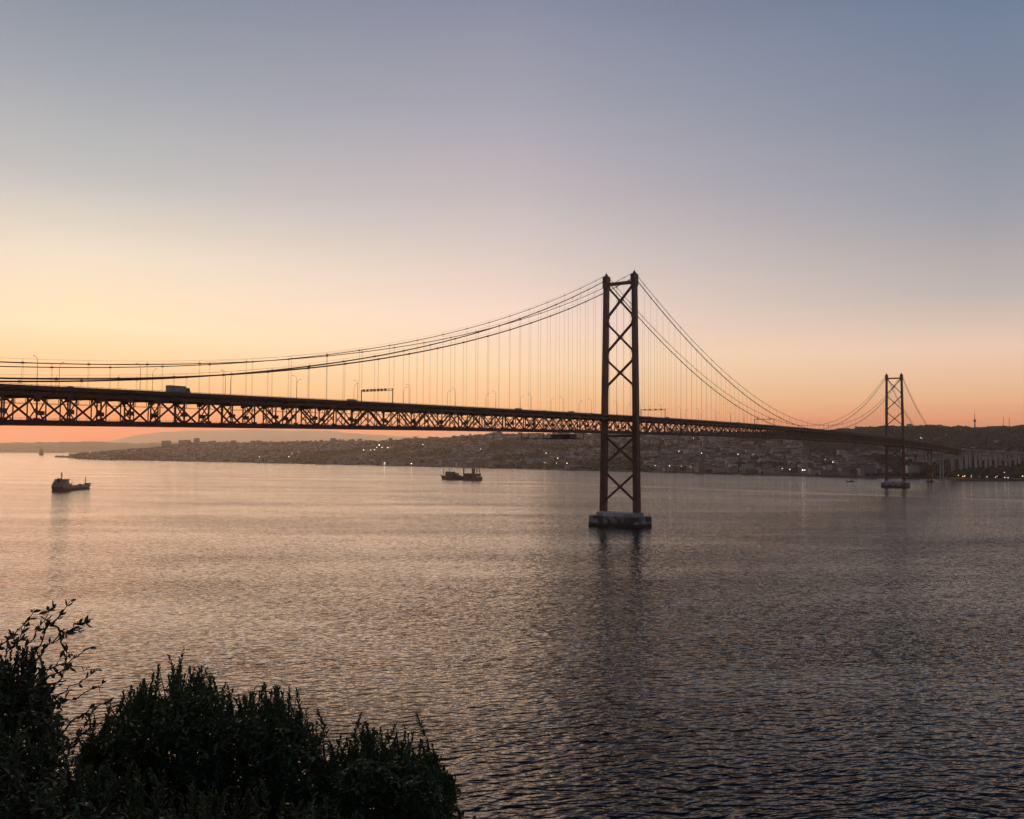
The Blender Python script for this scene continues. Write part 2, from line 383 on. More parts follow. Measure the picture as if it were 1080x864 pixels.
# ------------------------------------------------------------------ suspension bridge
dS = Vector((math.sin(AZ), math.cos(AZ), 0)); dT = Vector((dS.y, -dS.x, 0)); Z = Vector((0, 0, 1))
def B(s, t, z): return Vector((TX, TY, 0)) + dS*s + dT*t + Z*z
def deck_z(s):
    if s < 0: u = min(-s/SIDE, 1); return 69.05+.0143*max(s, -600)+.383*4*u*(1-u)
    if s > SPAN: u = min((s-SPAN)/SIDE, 1); return 69.05-.0143*min(s-SPAN, SIDE)+.383*4*u*(1-u)-.026*max(0, s-SPAN-SIDE)
    return 69.05+2.43*4*s*(SPAN-s)/SPAN**2
def cab_z(s, new):
    z0, zm, ze, sg = (190.3, 89.5, 81.9, 23.6) if new else (186.6, 83.2, 76.5, 23.4)
    if 0 <= s <= SPAN: return zm+(z0-zm)*((s-SPAN/2)/(SPAN/2))**2
    u = (-s if s < 0 else s-SPAN)/SIDE
    return z0+(ze-z0)*u-sg*4*u*(1-u)
br = empty('suspension_bridge', (TX, TY, 0))
tag(br, 'long red steel suspension bridge with lattice truss deck crossing the river', 'bridge')
OFF = Vector((TX, TY, 0))
class BB(MB):
    """mesh builder for parts of the bridge: world points become local to the bridge's base"""
    def build(s, name, m, parent=None, smooth=False):
        s.v = [(v[0]-OFF.x, v[1]-OFF.y, v[2]) for v in s.v]
        return MB.build(s, name, m, parent if parent else br, smooth)
PAN = 11.51; CW = 11.75; TW = 10.6; TD = 10.65
nS = [(-552.48 if False else 0)+PAN*k for k in range(-48, 150)]     # panel points -552 .. 1715
S0, S1 = nS[0], nS[-1]
# towers
def leg_at(side, z):
    return side*(CW+2.19*(1-(z-10)/179.0))
for ti, s in enumerate((0, SPAN)):
    # tower is a part, its members are sub-parts
    tw = bpy.data.objects.new('tower', None); COL.objects.link(tw); tw.parent = br
    for z, h in ((182.9, 2.2), (67.2, 1.6)):
        a, b = leg_at(-1, z), leg_at(1, z)
        BB().box(B(s, 0, z), (3.0, abs(b-a)-2.4, h), dS, dT).build('portal_strut', M['steel'], tw)
    if ti == 0: tw['label'] = 'near tower rising from its pier, bracing in X shapes'
    else: tw['label'] = 'distant tower, smaller, near the far bank'
    for side in (-1, 1):
        g = BB(); zz = [10, 60, 110, 160, 184]
        for z0, z1 in zip(zz, zz[1:]):
            P = []
            for z in (z0, z1):
                k = (z-10)/179; a = 5.0-1.5*k; b = 3.8-1.0*k; t = leg_at(side, z)
                for i, j in ((-1, -1), (1, -1), (1, 1), (-1, 1)): P.append(B(s+i*a/2, t+j*b/2, z))
            g.quadbox(P)
        for z in range(16, 184, 12):
            k = (z-10)/179; g.box(B(s, leg_at(side, z), z), (5.0-1.5*k+.16, 3.8-1.0*k+.16, .35), dS, dT)
        for j in (-1, 1):  # stiffening edge plates give the leg its recessed faces
            for z0, z1 in zip(zz, zz[1:]):
                k0, k1 = (z0-10)/179, (z1-10)/179
                for i in (-1, 1):
                    g.bar(B(s+i*(5-1.5*k0)/2, leg_at(side, z0)+j*(3.8-k0)/2, z0), B(s+i*(5-1.5*k1)/2, leg_at(side, z1)+j*(3.8-k1)/2, z1), .35, .35, dS)
        g.build('leg', M['steel'], tw)
        c = BB(); t = leg_at(side, 186)
        c.box(B(s, t, 184.4), (5.2, 4.2, 8.9), dS, dT); c.box(B(s, t, 189.0), (4.2, 3.2, .6), dS, dT)
        c.box(B(s, t, 190.2), (2.6, 2.0, 1.8), dS, dT, taper=(.5, .5)); c.bar(B(s, t, 190.5), B(s, t, 192.6), .3)
        c.box(B(s, t, 180.6), (5.0, 3.9, .8), dS, dT)
        c.build('saddle_housing', M['steel'], tw)
    for z1, z0 in ((180.7, 157.7), (152.5, 130.9), (124.8, 104.8), (66.3, 46.8), (39.3, 18.6)):
        x = BB()
        for q in (-1.2, 1.2):
            x.bar(B(s+q, leg_at(-1, z0)+1.4, z0), B(s+q, leg_at(1, z1)-1.4, z1), .95, .5, dS)
            x.bar(B(s+q+.1, leg_at(-1, z1)+1.4, z1), B(s+q+.1, leg_at(1, z0)-1.4, z0), .95, .5, dS)
        x.box(B(s, 0, (z0+z1)/2), (3.1, 2.6, 2.6), dS, dT)
        for side in (-1, 1):
            for z in (z0, z1): x.box(B(s, leg_at(side, z)-side*1.9, z), (2.9, 1.2, 2.2), dS, dT)
        x.build('cross_brace', M['steel'], tw)
    pr = BB(); pr.box(B(s, 0, 1.6), (22, 42, 11.4), dS, dT, taper=(.97, .985))
    pier = pr.build('pier', M['stain'])
    up = BB(); up.box(B(s, 0, 6.2), (15.5, 31.5, 7.7), dS, dT)
    for side in (-1, 1): up.box(B(s, leg_at(side, 10), 10.2), (6.4, 5.2, .5), dS, dT)
    for i in (-1, 1): up.quadbox([B(s+i*8, -10, 7.3), B(s+i*8, 10, 7.3), B(s+i*11.5, 7, 7.3), B(s+i*11.5, -7, 7.3), B(s+i*8, -10, 9.0), B(s+i*8, 10, 9.0), B(s+i*9.2, 8.5, 9.0), B(s+i*9.2, -8.5, 9.0)])
    up.build('pedestal', M['concrete'], pier)
    ld = BB()
    for q in (-.3, .3): ld.bar(B(s+q, 21.3, -.5), B(s+q, 21.2, 8.2), .1)
    for k in range(16): ld.bar(B(s-.3, 21.3, .1+k*.5), B(s+.3, 21.3, .1+k*.5), .07)
    ld.build('ladder', M['dark'], pier)
    po = BB()
    for i in (-1, 1):
        for j in (-1, 1):
            po.bar(B(s+i*9.5, j*19.5, 7.1), B(s+i*9.5, j*19.5, 9.4), .35)
        for q in np.linspace(-18, 18, 13): po.bar(B(s+i*10.1, q, 7.2), B(s+i*10.1, q, 8.3), .1)
        po.bar(B(s+i*10.1, -19, 8.3), B(s+i*10.1, 19, 8.3), .1)
    po.build('mooring_posts', M['dark'], pier)

# trusses
for side in (-1, 1):
    t = side*TW; lat = BB()
    for i, s in enumerate(nS):
        z = deck_z(s)
        lat.bar(B(s, t, z+.6), B(s, t, z+TD-.5), .38, .45, dS)
        lat.box(B(s, t, z+TD-1.1), (2.3, .36, 1.6), dS, dT); lat.box(B(s, t, z+1.5), (2.3, .36, 1.5), dS, dT)
        if i+1 < len(nS):
            s2 = nS[i+1]; z2 = deck_z(s2); up_ = (i % 2 == 0)
            a = B(s, t, z+(.8 if up_ else TD-.7)); b = B(s2, t, z2+(TD-.7 if up_ else .8))
            lat.bar(a, b, .62, .5, dT)
    tr = lat.build('truss', M['steel'])
    tr['label'] = 'near-side lattice truss of the deck' if side > 0 else 'far-side lattice truss of the deck'
    ch = BB(); cl = BB(); ra = BB()
    for s, s2 in zip(nS, nS[1:]):
        z, z2 = deck_z(s), deck_z(s2)
        ch.bar(B(s, t, z+TD-.3), B(s2, t, z2+TD-.3), .7, 1.15)
        cl.bar(B(s, t, z+.55), B(s2, t, z2+.55), .7, 1.1)
        for q, hh in ((1.0, .07), (.5, .05)): ra.bar(B(s, t+side*.95, z+1.3+q), B(s2, t+side*.95, z2+1.3+q), .08, hh)
        for k in range(4):
            sk = s+(s2-s)*k/4; ra.bar(B(sk, t+side*.95, z+1.1), B(sk, t+side*.95, z+2.3), .08)
        ra.bar(B(s, t+side*.55, z+1.15), B(s2, t+side*.55, z2+1.15), .8, .1)
    ch.build('top_chord', M['steel'], tr); cl.build('bottom_chord', M['steel'], tr); ra.build('walkway_railing', M['steel'], tr)
rest = BB()
for i, s in enumerate(nS):
    z = deck_z(s); p = B(s, 0, 0); own = p.y > 0 and abs(p.x/p.y) < .6 and s < 640
    sw = BB() if own else rest
    sw.box(B(s, 0, z+TD-.55), (.5, 2*TW-.7, 1.7), dS, dT); sw.box(B(s, 0, z+.7), (.5, 2*TW-.7, 1.25), dS, dT)
    for q in (-1, 1):
        sw.bar(B(s, q*TW*.97, z+3.8), B(s, q*TW*.45, z+TD-1.4), .36)
        sw.bar(B(s, q*TW*.97, z+5.6), B(s, q*TW*.45, z+1.3), .34)
        sw.bar(B(s, q*4.6, z+1.3), B(s, q*4.6, z+TD-1.4), .34)
    if i % 2 == 0:
        for q in (-1, 1): sw.box(B(s+1.0, q*(TW-1.1), z+4.6), (1.9, 1.3, 1.5), dS, dT)
    for q in (-3.5, 3.5): sw.bar(B(s, q, z+TD-1.5), B(s, q, z+7.6), .18)
    if own: sw.build('cross_frame', M['steel'])
tag(rest.build('cross_frame', M['steel']), kind='stuff')
st = BB(); tk = BB()
for s, s2 in zip(nS, nS[1:]):
    z, z2 = deck_z(s), deck_z(s2)
    for t in (-8, -5, -2, 2, 5, 8): st.bar(B(s, t, z+TD+.1), B(s2, t, z2+TD+.1), .3, .8)
    for t in (-5.2, -3.8, -.7, .7, 3.8, 5.2): tk.bar(B(s, t, z+1.45), B(s2, t, z2+1.45), .35, .55)
    for q in (-3.3, 3.3): tk.bar(B(s, q, z+7.5), B(s2, q, z2+7.5), .12)
st.build('stringers', M['steel']); tk.build('railway_deck', M['steel'])
# road deck with parapets
rd = BB(); pp = {-1: BB(), 1: BB()}; cb_ = BB()
for s, s2 in zip(nS, nS[1:]):
    z, z2 = deck_z(s)+TD+1.25, deck_z(s2)+TD+1.25
    rd.bar(B(s, 0, z), B(s2, 0, z2), 2*CW-1.2, .5)
    for t in (-1, 1):
        pa = pp[t]
        pa.bar(B(s, t*(CW-.75), z+.52), B(s2, t*(CW-.75), z2+.52), .3, 1.5)
        pa.bar(B(s, t*(CW-.75), z+1.55), B(s2, t*(CW-.75), z2+1.55), .1, .12)
        for k in range(5):
            f = k/5; q = s+(s2-s)*f; zq = z+(z2-z)*f; pa.bar(B(q, t*(CW-.75), zq+1.2), B(q, t*(CW-.75), zq+1.55), .12)
    cb_.bar(B(s, 0, z+.6), B(s2, 0, z2+.6), .3, .7)
road = rd.build('road_deck', M['asphalt'])
for t in (-1, 1): pp[t].build('parapet', M['steel'], road)
cb_.build('median_barrier', M['concrete'], road)
mk_ = BB()
for s, s2 in zip(nS, nS[1:]):
    z, z2 = deck_z(s)+TD+1.506, deck_z(s2)+TD+1.506
    for t in (-7.2, -3.8, 3.8, 7.2): mk_.bar(B(s, t, z), B(s+4, t, z+(z2-z)*.35), .14, .012)
white = mat('road_paint', (.7, .7, .68), .7, 0, .1, 1); tag(mk_.build('lane_markings', white, road), kind='stuff')
# cables
H_OLD = [-(5.77+23.02*k) for k in range(0, 21)]; H_NEW = [-(17.28+23.02*k) for k in range(0, 20)]
def mirror(L): return [SPAN-x for x in L]
M_OLD = [5.77+23.02*k for k in range(0, 44)]; M_NEW = [17.28+23.02*k for k in range(0, 43)]
for new in (0, 1):
    hs = (H_NEW+M_NEW+mirror(H_NEW)) if new else (H_OLD+M_OLD+mirror(H_OLD))
    for side in (-1, 1):
        pts = [B(s, side*CW, cab_z(s, new)) for s in np.concatenate([np.linspace(-SIDE, 0, 60)[:-1], np.linspace(0, SPAN, 160), np.linspace(SPAN, SPAN+SIDE, 60)[1:]])]
        c = BB().tube(pts, .18 if new else .31, 8).build('main_cable', M['cable'], smooth=True)
        c['label'] = ('upper thinner' if new else 'lower thicker')+(' cable of the near side' if side > 0 else ' cable of the far side')
        for s in hs:
            p = B(s, side*CW, 0)
            if not (p.y > 0 and abs(p.x/p.y) < .6): continue
            cl = BB(); z = cab_z(s, new); dz = cab_z(s+.5, new)-cab_z(s-.5, new)
            cl.bar(B(s-.4, side*CW, z-dz*.4), B(s+.4, side*CW, z+dz*.4), .7 if not new else .46, .85 if not new else .6)
            cl.bar(B(s, side*CW, z), B(s, side*CW, z+1.35), .07)
            cl.build('cable_clamp', M['cable'], c)
        hr = BB().tube([p+Z*1.3 for p in pts], .035, 4).build('hand_rope', M['cable'], c)
# hangers: the largest as parts, the rest as one
allh = []
for new in (0, 1):
    hs = (H_NEW+M_NEW+mirror(H_NEW)) if new else (H_OLD+M_OLD+mirror(H_OLD))
    for side in (-1, 1):
        for s in hs:
            z1 = cab_z(s, new); z0 = deck_z(s)+TD; p = B(s, side*CW, 0)
            if z1-z0 < 1.2: continue
            vis = p.y > 0 and abs(p.x/p.y) < .566
            allh.append(((z1-z0)/p.y if vis else 0, s, side, new, z0, z1))
allh.sort(reverse=True)
def hang(g, s, side, new, z0, z1):
    for q in (-.22, .22): g.bar(B(s+q, side*CW, z0), B(s+q, side*CW, z1), .052)
    g.box(B(s, side*CW, z0+.2), (.9, .5, .9), dS, dT)
for k, h in enumerate(allh[:99]):
    g = BB(); hang(g, *h[1:]); g.build('hanger', M['cable'])
g = BB()
for h in allh[99:]: hang(g, *h[1:])
tag(g.build('hanger', M['cable']), kind='stuff')
# end piers carrying the truss, beyond the side spans
for s in (-SIDE,):
    g = BB()
    for side in (-1, 1): g.box(B(s, side*8.5, deck_z(s)/2-1), (6, 5, deck_z(s)+1.8), dS, dT, taper=(.7, .8))
    g.box(B(s, 0, deck_z(s)-2.2), (4, 24, 2.6), dS, dT); g.build('end_pier', M['concrete'])
g = BB()
s = S1
for side in (-1, 1): g.box(B(s+2, side*9.2, deck_z(s)/2+2), (9, 6, deck_z(s)+8), dS, dT)
g.box(B(s+2, 0, deck_z(s)-2.5), (8.6, 24, 4), dS, dT); g.build('anchor_pier', M['viaduct'])
for s, m_ in ((1350, 'steel'), (1497, 'viaduct')):
    g = BB()
    for side in (-1, 1): g.box(B(s, side*3.0, deck_z(s)/2-1), (2.6, 2.4, deck_z(s)+1.6), dS, dT, taper=(.8, .8))
    g.box(B(s, 0, deck_z(s)-1.3), (3, 22, 2.2), dS, dT); g.box(B(s, 0, 1), (9, 15, 4), dS, dT); g.build('support_pier', M[m_])
# inspection platform slung beneath the truss left of the near tower
def platform(s0, s1, label):
    z = deck_z((s0+s1)/2); e = empty('inspection_platform', B((s0+s1)/2, 0, z-4.4)); o = Vector(e.location)
    tag(e, label, 'platform')
    def part(n, g, m=M['dark']):
        g.v = [(v[0]-o.x, v[1]-o.y, v[2]-o.z) for v in g.v]; g.build(n, m, e)
    g = MB(); g.box(B((s0+s1)/2, 0, z-4.4), (s1-s0, 25, .5), dS, dT); part('platform_floor', g)
    g = MB()
    for s in (s0, s1):
        for t in (-12.2, 12.2): g.bar(B(s, t, z-4.4), B(s, t, z-.02), .45)
    part('hanger_posts', g, M['steel'])
    g = MB()
    for t in (-12.4, 12.4):
        for q in (-3.4, -3.9): g.bar(B(s0, t, z+q), B(s1, t, z+q), .12)
    part('guard_rail', g, M['steel'])
    return e
platform(-117, -109, 'narrow steel inspection platform slung beneath the truss deck, further left of the near tower')
e = platform(-90, -78, 'wide dark inspection platform slung beneath the truss deck just left of the near tower')
g = MB().box((0, 0, 1.7), (9, 15, 2.7), dS, dT); g.build('equipment_cabin', M['dark'], e)

# ------------------------------------------------------------------ things on the road deck
def road_z(s): return deck_z(s)+TD+1.5
# street lamps
def make_lamp():
    e = empty('street_lamp')
    MB().tube([(0, 0, 0), (0, 0, 4.5), (0, 0, 9)], .11, 8, .07).build('pole', M['dark'], e)
    MB().tube([(0, 0, 9), (0, -.25, 9.9), (0, -.9, 10.6), (0, -1.9, 11.0)], .07, 6, .05).build('arm', M['dark'], e)
    MB().box((0, -2.3, 10.98), (.34, 1.0, .2), taper=(.6, .8)).build('lamp_head', M['shipwhite'], e)
    return e
lampP = make_lamp(); lampT = tree(lampP); first = True; rzB = -AZ
for side, s_start, nm in ((1, -526, 'near'), (-1, -468, 'far')):
    ss = [s_start+38.5*k for k in range(0, 53) if s_start+38.5*k < SPAN+SIDE-10]
    lo = -1
    left = [s for s in ss if s < 0]; right = [s for s in ss if s >= 0]
    for grp, seq in (('left', sorted(left, reverse=True)), ('right', right)):
        for k, s in enumerate(seq):
            p = B(s, side*(CW-1.3), road_z(s)+.15)
            if p.y <= 0 or abs(p.x/p.y) > .575: continue
            o = lampP if first else copy_tree(lampP, lampT); first = False
            o.location = p
            o.rotation_euler = (0, 0, math.atan2(dT.y, dT.x)+math.pi/2+(math.pi if side < 0 else 0)+math.pi)   # the arm reaches over the roadway
            tag(o, f'unlit street lamp on {nm} deck edge, {ordinal(k)} to the {grp} of the near tower', 'street lamp', f'street lamps along the {nm} edge of the bridge deck')
# sign gantries
def gantry(s, label, board):
    e = empty('sign_gantry', B(s, 0, road_z(s))); o = Vector(e.location); tag(e, label, 'sign gantry', 'gantries spanning the bridge roadway')
    def part(n, g, m):
        g.v = [(v[0]-o.x, v[1]-o.y, v[2]-o.z) for v in g.v]; g.build(n, m, e)
    z = o.z
    for t in (-1, 1):
        g = MB(); g.bar(B(s, t*(CW-1.2), z-.2), B(s, t*(CW-1.2), z+8.3), .4); part('post', g, M['dark'])
    g = MB()
    for q in (7.3, 8.1): g.bar(B(s, -CW+1.2, z+q), B(s, CW-1.2, z+q), .22)
    for k in range(15): g.bar(B(s, -10.5+1.5*k, z+7.3), B(s, -9.8+1.5*k, z+8.1), .12)
    part('beam', g, M['dark'])
    for t in board:
        g = MB(); g.box(B(s-.3, t, z+7.9), (.35, 1.3, .95), dS, dT); part('signal_panel', g, M['dark'])
gantry(-270, 'sign gantry with a row of lane signals over the roadway, left of the near tower', (-8.5, -6, -3.5, -1.2, 1.2, 3.5, 6))
gantry(58, 'sign gantry over the roadway just right of the near tower', (-7, -2.5, 2.5, 7))
gantry(335, 'sign gantry over the roadway far right of the near tower, close to mid-span', (-7, 0, 7))

# vehicles
def s_at(px, t):
    lo, hi = -500., 1480.
    for _ in range(50):
        m_ = (lo+hi)/2; p = B(m_, t, 0)
        if 540+F*p.x/p.y < px: lo = m_
        else: hi = m_
    return m_
def wheel(e, x, y, r=.5, w_=.3):
    g = MB(); g.lathe((0, 0, 0), [(r*.62, -w_/2), (r, -w_/2), (r, w_/2), (r*.62, w_/2)], 16)
    g.v = [(v[0]+x, v[2]+y, v[1]+r) for v in g.v]; o = g.build('wheel', M['rubber'], e)
    g = MB(); g.lathe((0, 0, 0), [(r*.15, -w_/2-.01), (r*.6, -w_/2-.01), (r*.6, w_/2+.01), (r*.15, w_/2+.01)], 12)
    g.v = [(v[0]+x, v[2]+y, v[1]+r) for v in g.v]; g.build('rim', M['shipwhite'], o)
def truck():
    e = empty('lorry')
    MB().box((.3, 0, 2.45), (7.4, 2.45, 2.6)).build('cargo_box', M['truck'], e)
    g = MB(); g.box((1.2, 0, 1.0), (9.2, 1.0, .35)); g.box((0, 0, .85), (2, 2.2, .5)); g.build('chassis', M['dark'], e)
    cabm = mat('cab_paint', (.30, .28, .27), .4, 0, .1, 1)
    g = MB(); P = [(4.3, -1.2, .7), (6.4, -1.2, .7), (6.4, 1.2, .7), (4.3, 1.2, .7), (4.3, -1.2, 3.2), (5.7, -1.15, 3.2), (5.7, 1.15, 3.2), (4.3, 1.2, 3.2)]; g.quadbox(P)
    cb = g.build('cab', cabm, e)
    g = MB(); g.quadbox([(6.12, -1.05, 1.7), (6.16, -1.05, 1.7), (6.16, 1.05, 1.7), (6.12, 1.05, 1.7), (5.80, -1.0, 2.8), (5.84, -1.0, 2.8), (5.84, 1.0, 2.8), (5.80, 1.0, 2.8)]); g.build('windscreen', M['glass'], cb)
    for y in (-1.215, 1.215): MB().box((5.1, y, 2.2), (.9, .03, .8)).build('side_window', M['glass'], cb)
    for x in (-2.4, -1.2, 5.3):
        for y in (-1.05, 1.05): wheel(e, x, y, .5, .32)
    return e
tk_ = truck(); s = s_at(184.0, 6.5)
tag(tk_, 'large pale box lorry driving over the left part of the bridge', 'lorry')
tk_.location = B(s, 6.5, road_z(s)+.02); tk_.rotation_euler = (0, 0, math.atan2(dS.y, dS.x))
def car(paint):
    e = empty('car')
    g = MB(); g.box((0, 0, .62), (4.3, 1.75, .62)); g.quadbox([(-1.7, -.82, .93), (1.1, -.82, .93), (1.1, .82, .93), (-1.7, .82, .93), (-1.3, -.66, 1.46), (.35, -.66, 1.46), (.35, .66, 1.46), (-1.3, .66, 1.46)])
    g.build('body', paint, e)
    g = MB()
    for y in (-1, 1): g.quadbox([(-1.4, y*.80, .98), (.8, y*.80, .98), (.8, y*.84, .98), (-1.4, y*.84, .98), (-1.15, y*.665, 1.4), (.3, y*.665, 1.4), (.3, y*.70, 1.4), (-1.15, y*.70, 1.4)])
    g.build('side_windows', M['glass'], e)
    for x in (-1.35, 1.35):
        for y in (-.8, .8): wheel(e, x, y, .32, .2)
    return e
def van(paint):
    e = empty('van')
    g = MB(); g.box((-.4, 0, 1.15), (4.6, 1.9, 1.5)); g.quadbox([(1.9, -.95, .4), (2.9, -.95, .4), (2.9, .95, .4), (1.9, .95, .4), (1.9, -.95, 1.9), (2.1, -.85, 1.9), (2.1, .85, 1.9), (1.9, .95, 1.9)])
    g.build('body', paint, e)
    g = MB(); g.quadbox([(2.53, -.8, 1.15), (2.57, -.8, 1.15), (2.57, .8, 1.15), (2.53, .8, 1.15), (2.19, -.75, 1.78), (2.23, -.75, 1.78), (2.23, .75, 1.78), (2.19, .75, 1.78)]); g.build('windscreen', M['glass'], e)
    for x in (-1.8, 1.7):
        for y in (-.9, .9): wheel(e, x, y, .36, .22)
    return e
paints = [mat('grey_car_paint', (.12, .12, .13), .35, .3, .1, 1), mat('dark_car_paint', (.035, .03, .03), .3, .2, .1, 1), mat('white_van_paint', (.45, .44, .42), .4, 0, .1, 1)]
pv = [van(paints[2]), car(paints[0]), car(paints[1])]; pt = [tree(p) for p in pv]; used = [False]*3
# column of the photo where each shows, kind, lane
from bisect import bisect
names = ['white van', 'grey car', 'dark car']
veh = [(74, 1, 'beside the leftmost lamps'), (371, 0, 'just left of the lane-signal gantry'), (484, 1, 'midway between that gantry and the near tower'),
       (547, 0, 'well left of the near tower'), (574, 1, 'third vehicle left of the near tower'), (603, 0, 'second vehicle left of the near tower'), (624, 2, 'right beside the near tower on its left'),
       (685, 1, 'under the gantry right of the near tower'), (704, 0, 'by the near post of the gantry right of the tower'), (733, 2, 'first one beyond the gantry right of the near tower'),
       (779, 0, 'between the two gantries right of the near tower'), (807, 1, 'under the gantry close to mid-span')]
for i, (px, k, wh) in enumerate(veh):
    t = (6.5, 9.0, 3.2)[i % 3] if k else 8.6; s = s_at(px, t)
    o = copy_tree(pv[k], pt[k]) if used[k] else pv[k]; used[k] = True
    o.location = B(s, t, road_z(s)+.02); o.rotation_euler = (0, 0, math.atan2(dS.y, dS.x))
    tag(o, f'{names[k]} on the bridge, {wh}', 'van' if k == 0 else 'car', 'light traffic on the bridge')

# ------------------------------------------------------------------ approach viaduct and piers on the far bank
SV = S1+6
va = empty('approach_viaduct', B(SV, 0, 0)); vo = Vector(va.location)
tag(va, 'pale concrete approach viaduct on tall paired columns beyond the end of the truss', 'viaduct')
VH = R(64)                                           # the viaduct bends away to the right
def VP(L, t, z):
    h = AZ+(VH-AZ)*min(1, L/60); n = 12; p = Vector((vo.x, vo.y, 0)); st_ = L/n
    for k in range(n):
        hh = AZ+(VH-AZ)*min(1, (k+.5)*st_/60); p += Vector((math.sin(hh), math.cos(hh), 0))*st_
    return p+Vector((math.cos(h), -math.sin(h), 0))*t+Z*z
def vz(L): return max(deck_z(S1)+TD+2.2-.035*L, 58)
g = MB(); g2 = {-1: MB(), 1: MB()}
for k in range(56):
    a, b = 14.*k, 14.*(k+1)
    P = []
    for dz in (-2.6, 0):
        P += [VP(a, -11, vz(a)+dz)-vo, VP(b, -11, vz(b)+dz)-vo, VP(b, 11, vz(b)+dz)-vo, VP(a, 11, vz(a)+dz)-vo]
    g.quadbox([P[i] for i in (0, 3, 2, 1, 4, 7, 6, 5)])
    for t in (-10.7, 10.7): g2[1 if t > 0 else -1].bar(VP(a, t, vz(a)+.4)-vo, VP(b, t, vz(b)+.4)-vo, .3, .85)
g.build('deck', M['viaduct'], va); g2[-1].build('parapet', M['viaduct'], va); g2[1].build('parapet', M['viaduct'], va)
def ground_at(p):
    t = 540+F*p.x/p.y; return float(land_h(t, p.y))
for k in range(0, 20):
    L = 6+36*k
    for t in (-7.5, 7.5):
        p = VP(L, t, 0); gz = ground_at(p)-2; h = vz(L)-2.62-gz
        if h < 4: continue
        ax = (VP(L+1, t, 0)-p).normalized(); ay = Vector((ax.y, -ax.x, 0))
        g = MB(); g.box(VP(L, t, gz+h/2)-vo, (3.6, 5.2, h), ax, ay, taper=(.85, .9)); g.box(VP(L, t, gz+h-1.0)-vo, (4.6, 6.2, 1.96), ax, ay); g.build('column', M['viaduct'], va)

# ------------------------------------------------------------------ the town on the far bank
def building(w_, d, h, roof, wm, rm, name='hillside_building'):
    g = MB(); g.box((0, 0, h/2-2), (w_, d, h+4)); o = g.build(name, M[wm])
    r = MB()
    if roof == 'gable':
        n = (w_/2+.5, d/2+.5)
        r.v = [(-n[0], -n[1], h), (n[0], -n[1], h), (n[0], n[1], h), (-n[0], n[1], h), (-n[0]+2, 0, h+d*.24), (n[0]-2, 0, h+d*.24)]
        r.f = [(0, 1, 5, 4), (2, 3, 4, 5), (1, 2, 5), (3, 0, 4), (3, 2, 1, 0)]
    else:
        r.box((0, 0, h+.35), (w_+.5, d+.5, .7)); r.box((w_*.2, 0, h+1.8), (w_*.25, d*.4, 2.4))
    r.build('roof', M[rm], o)
    return o
protos = [building(22, 14, 10, 'gable', 'wall', 'roof'), building(30, 15, 14, 'gable', 'wall', 'roof'), building(16, 13, 9, 'gable', 'wall2', 'roof'),
          building(26, 16, 17, 'flat', 'wall', 'flat'), building(40, 15, 12, 'flat', 'wall2', 'flat'), building(20, 18, 21, 'flat', 'wall2', 'flat')]
ptree = [tree(p) for p in protos]
desc = ['pale house block with terracotta roof', 'long pale block with terracotta roof', 'small grey house with terracotta roof', 'pale flat-roofed block', 'long low grey flat-roofed block', 'tall grey flat-roofed block']
usedp = [False]*6
def zone(t):
    if t < 320: return 'far down the bank at the left'
    if t < 480: return 'on the far bank behind the freighter'
    if t < 640: return 'on the far slope left of the near tower'
    if t < 800: return 'on the far slope right of the near tower'
    if t < 935: return 'on the far bank left of the distant tower'
    return 'on the far bank right of the distant tower'
def woods(t, D, X):
    """chance of wood rather than town"""
    dr = np.interp(t, RX, RD); ds = np.interp(t, LX, LD); u = (D-ds)/(dr-ds)
    n = vnoise(X/170, D/170, 11)
    wd = np.where(n > .60, 1, 0)
    wd = np.where((t > 845) & (u > .30+.12*n), 1, wd)
    wd = np.where((t > 1002) & (D < 2330), 1, wd)
    wd = np.where((t > 780) & (t < 860) & (u > .62), 1, wd)
    return wd
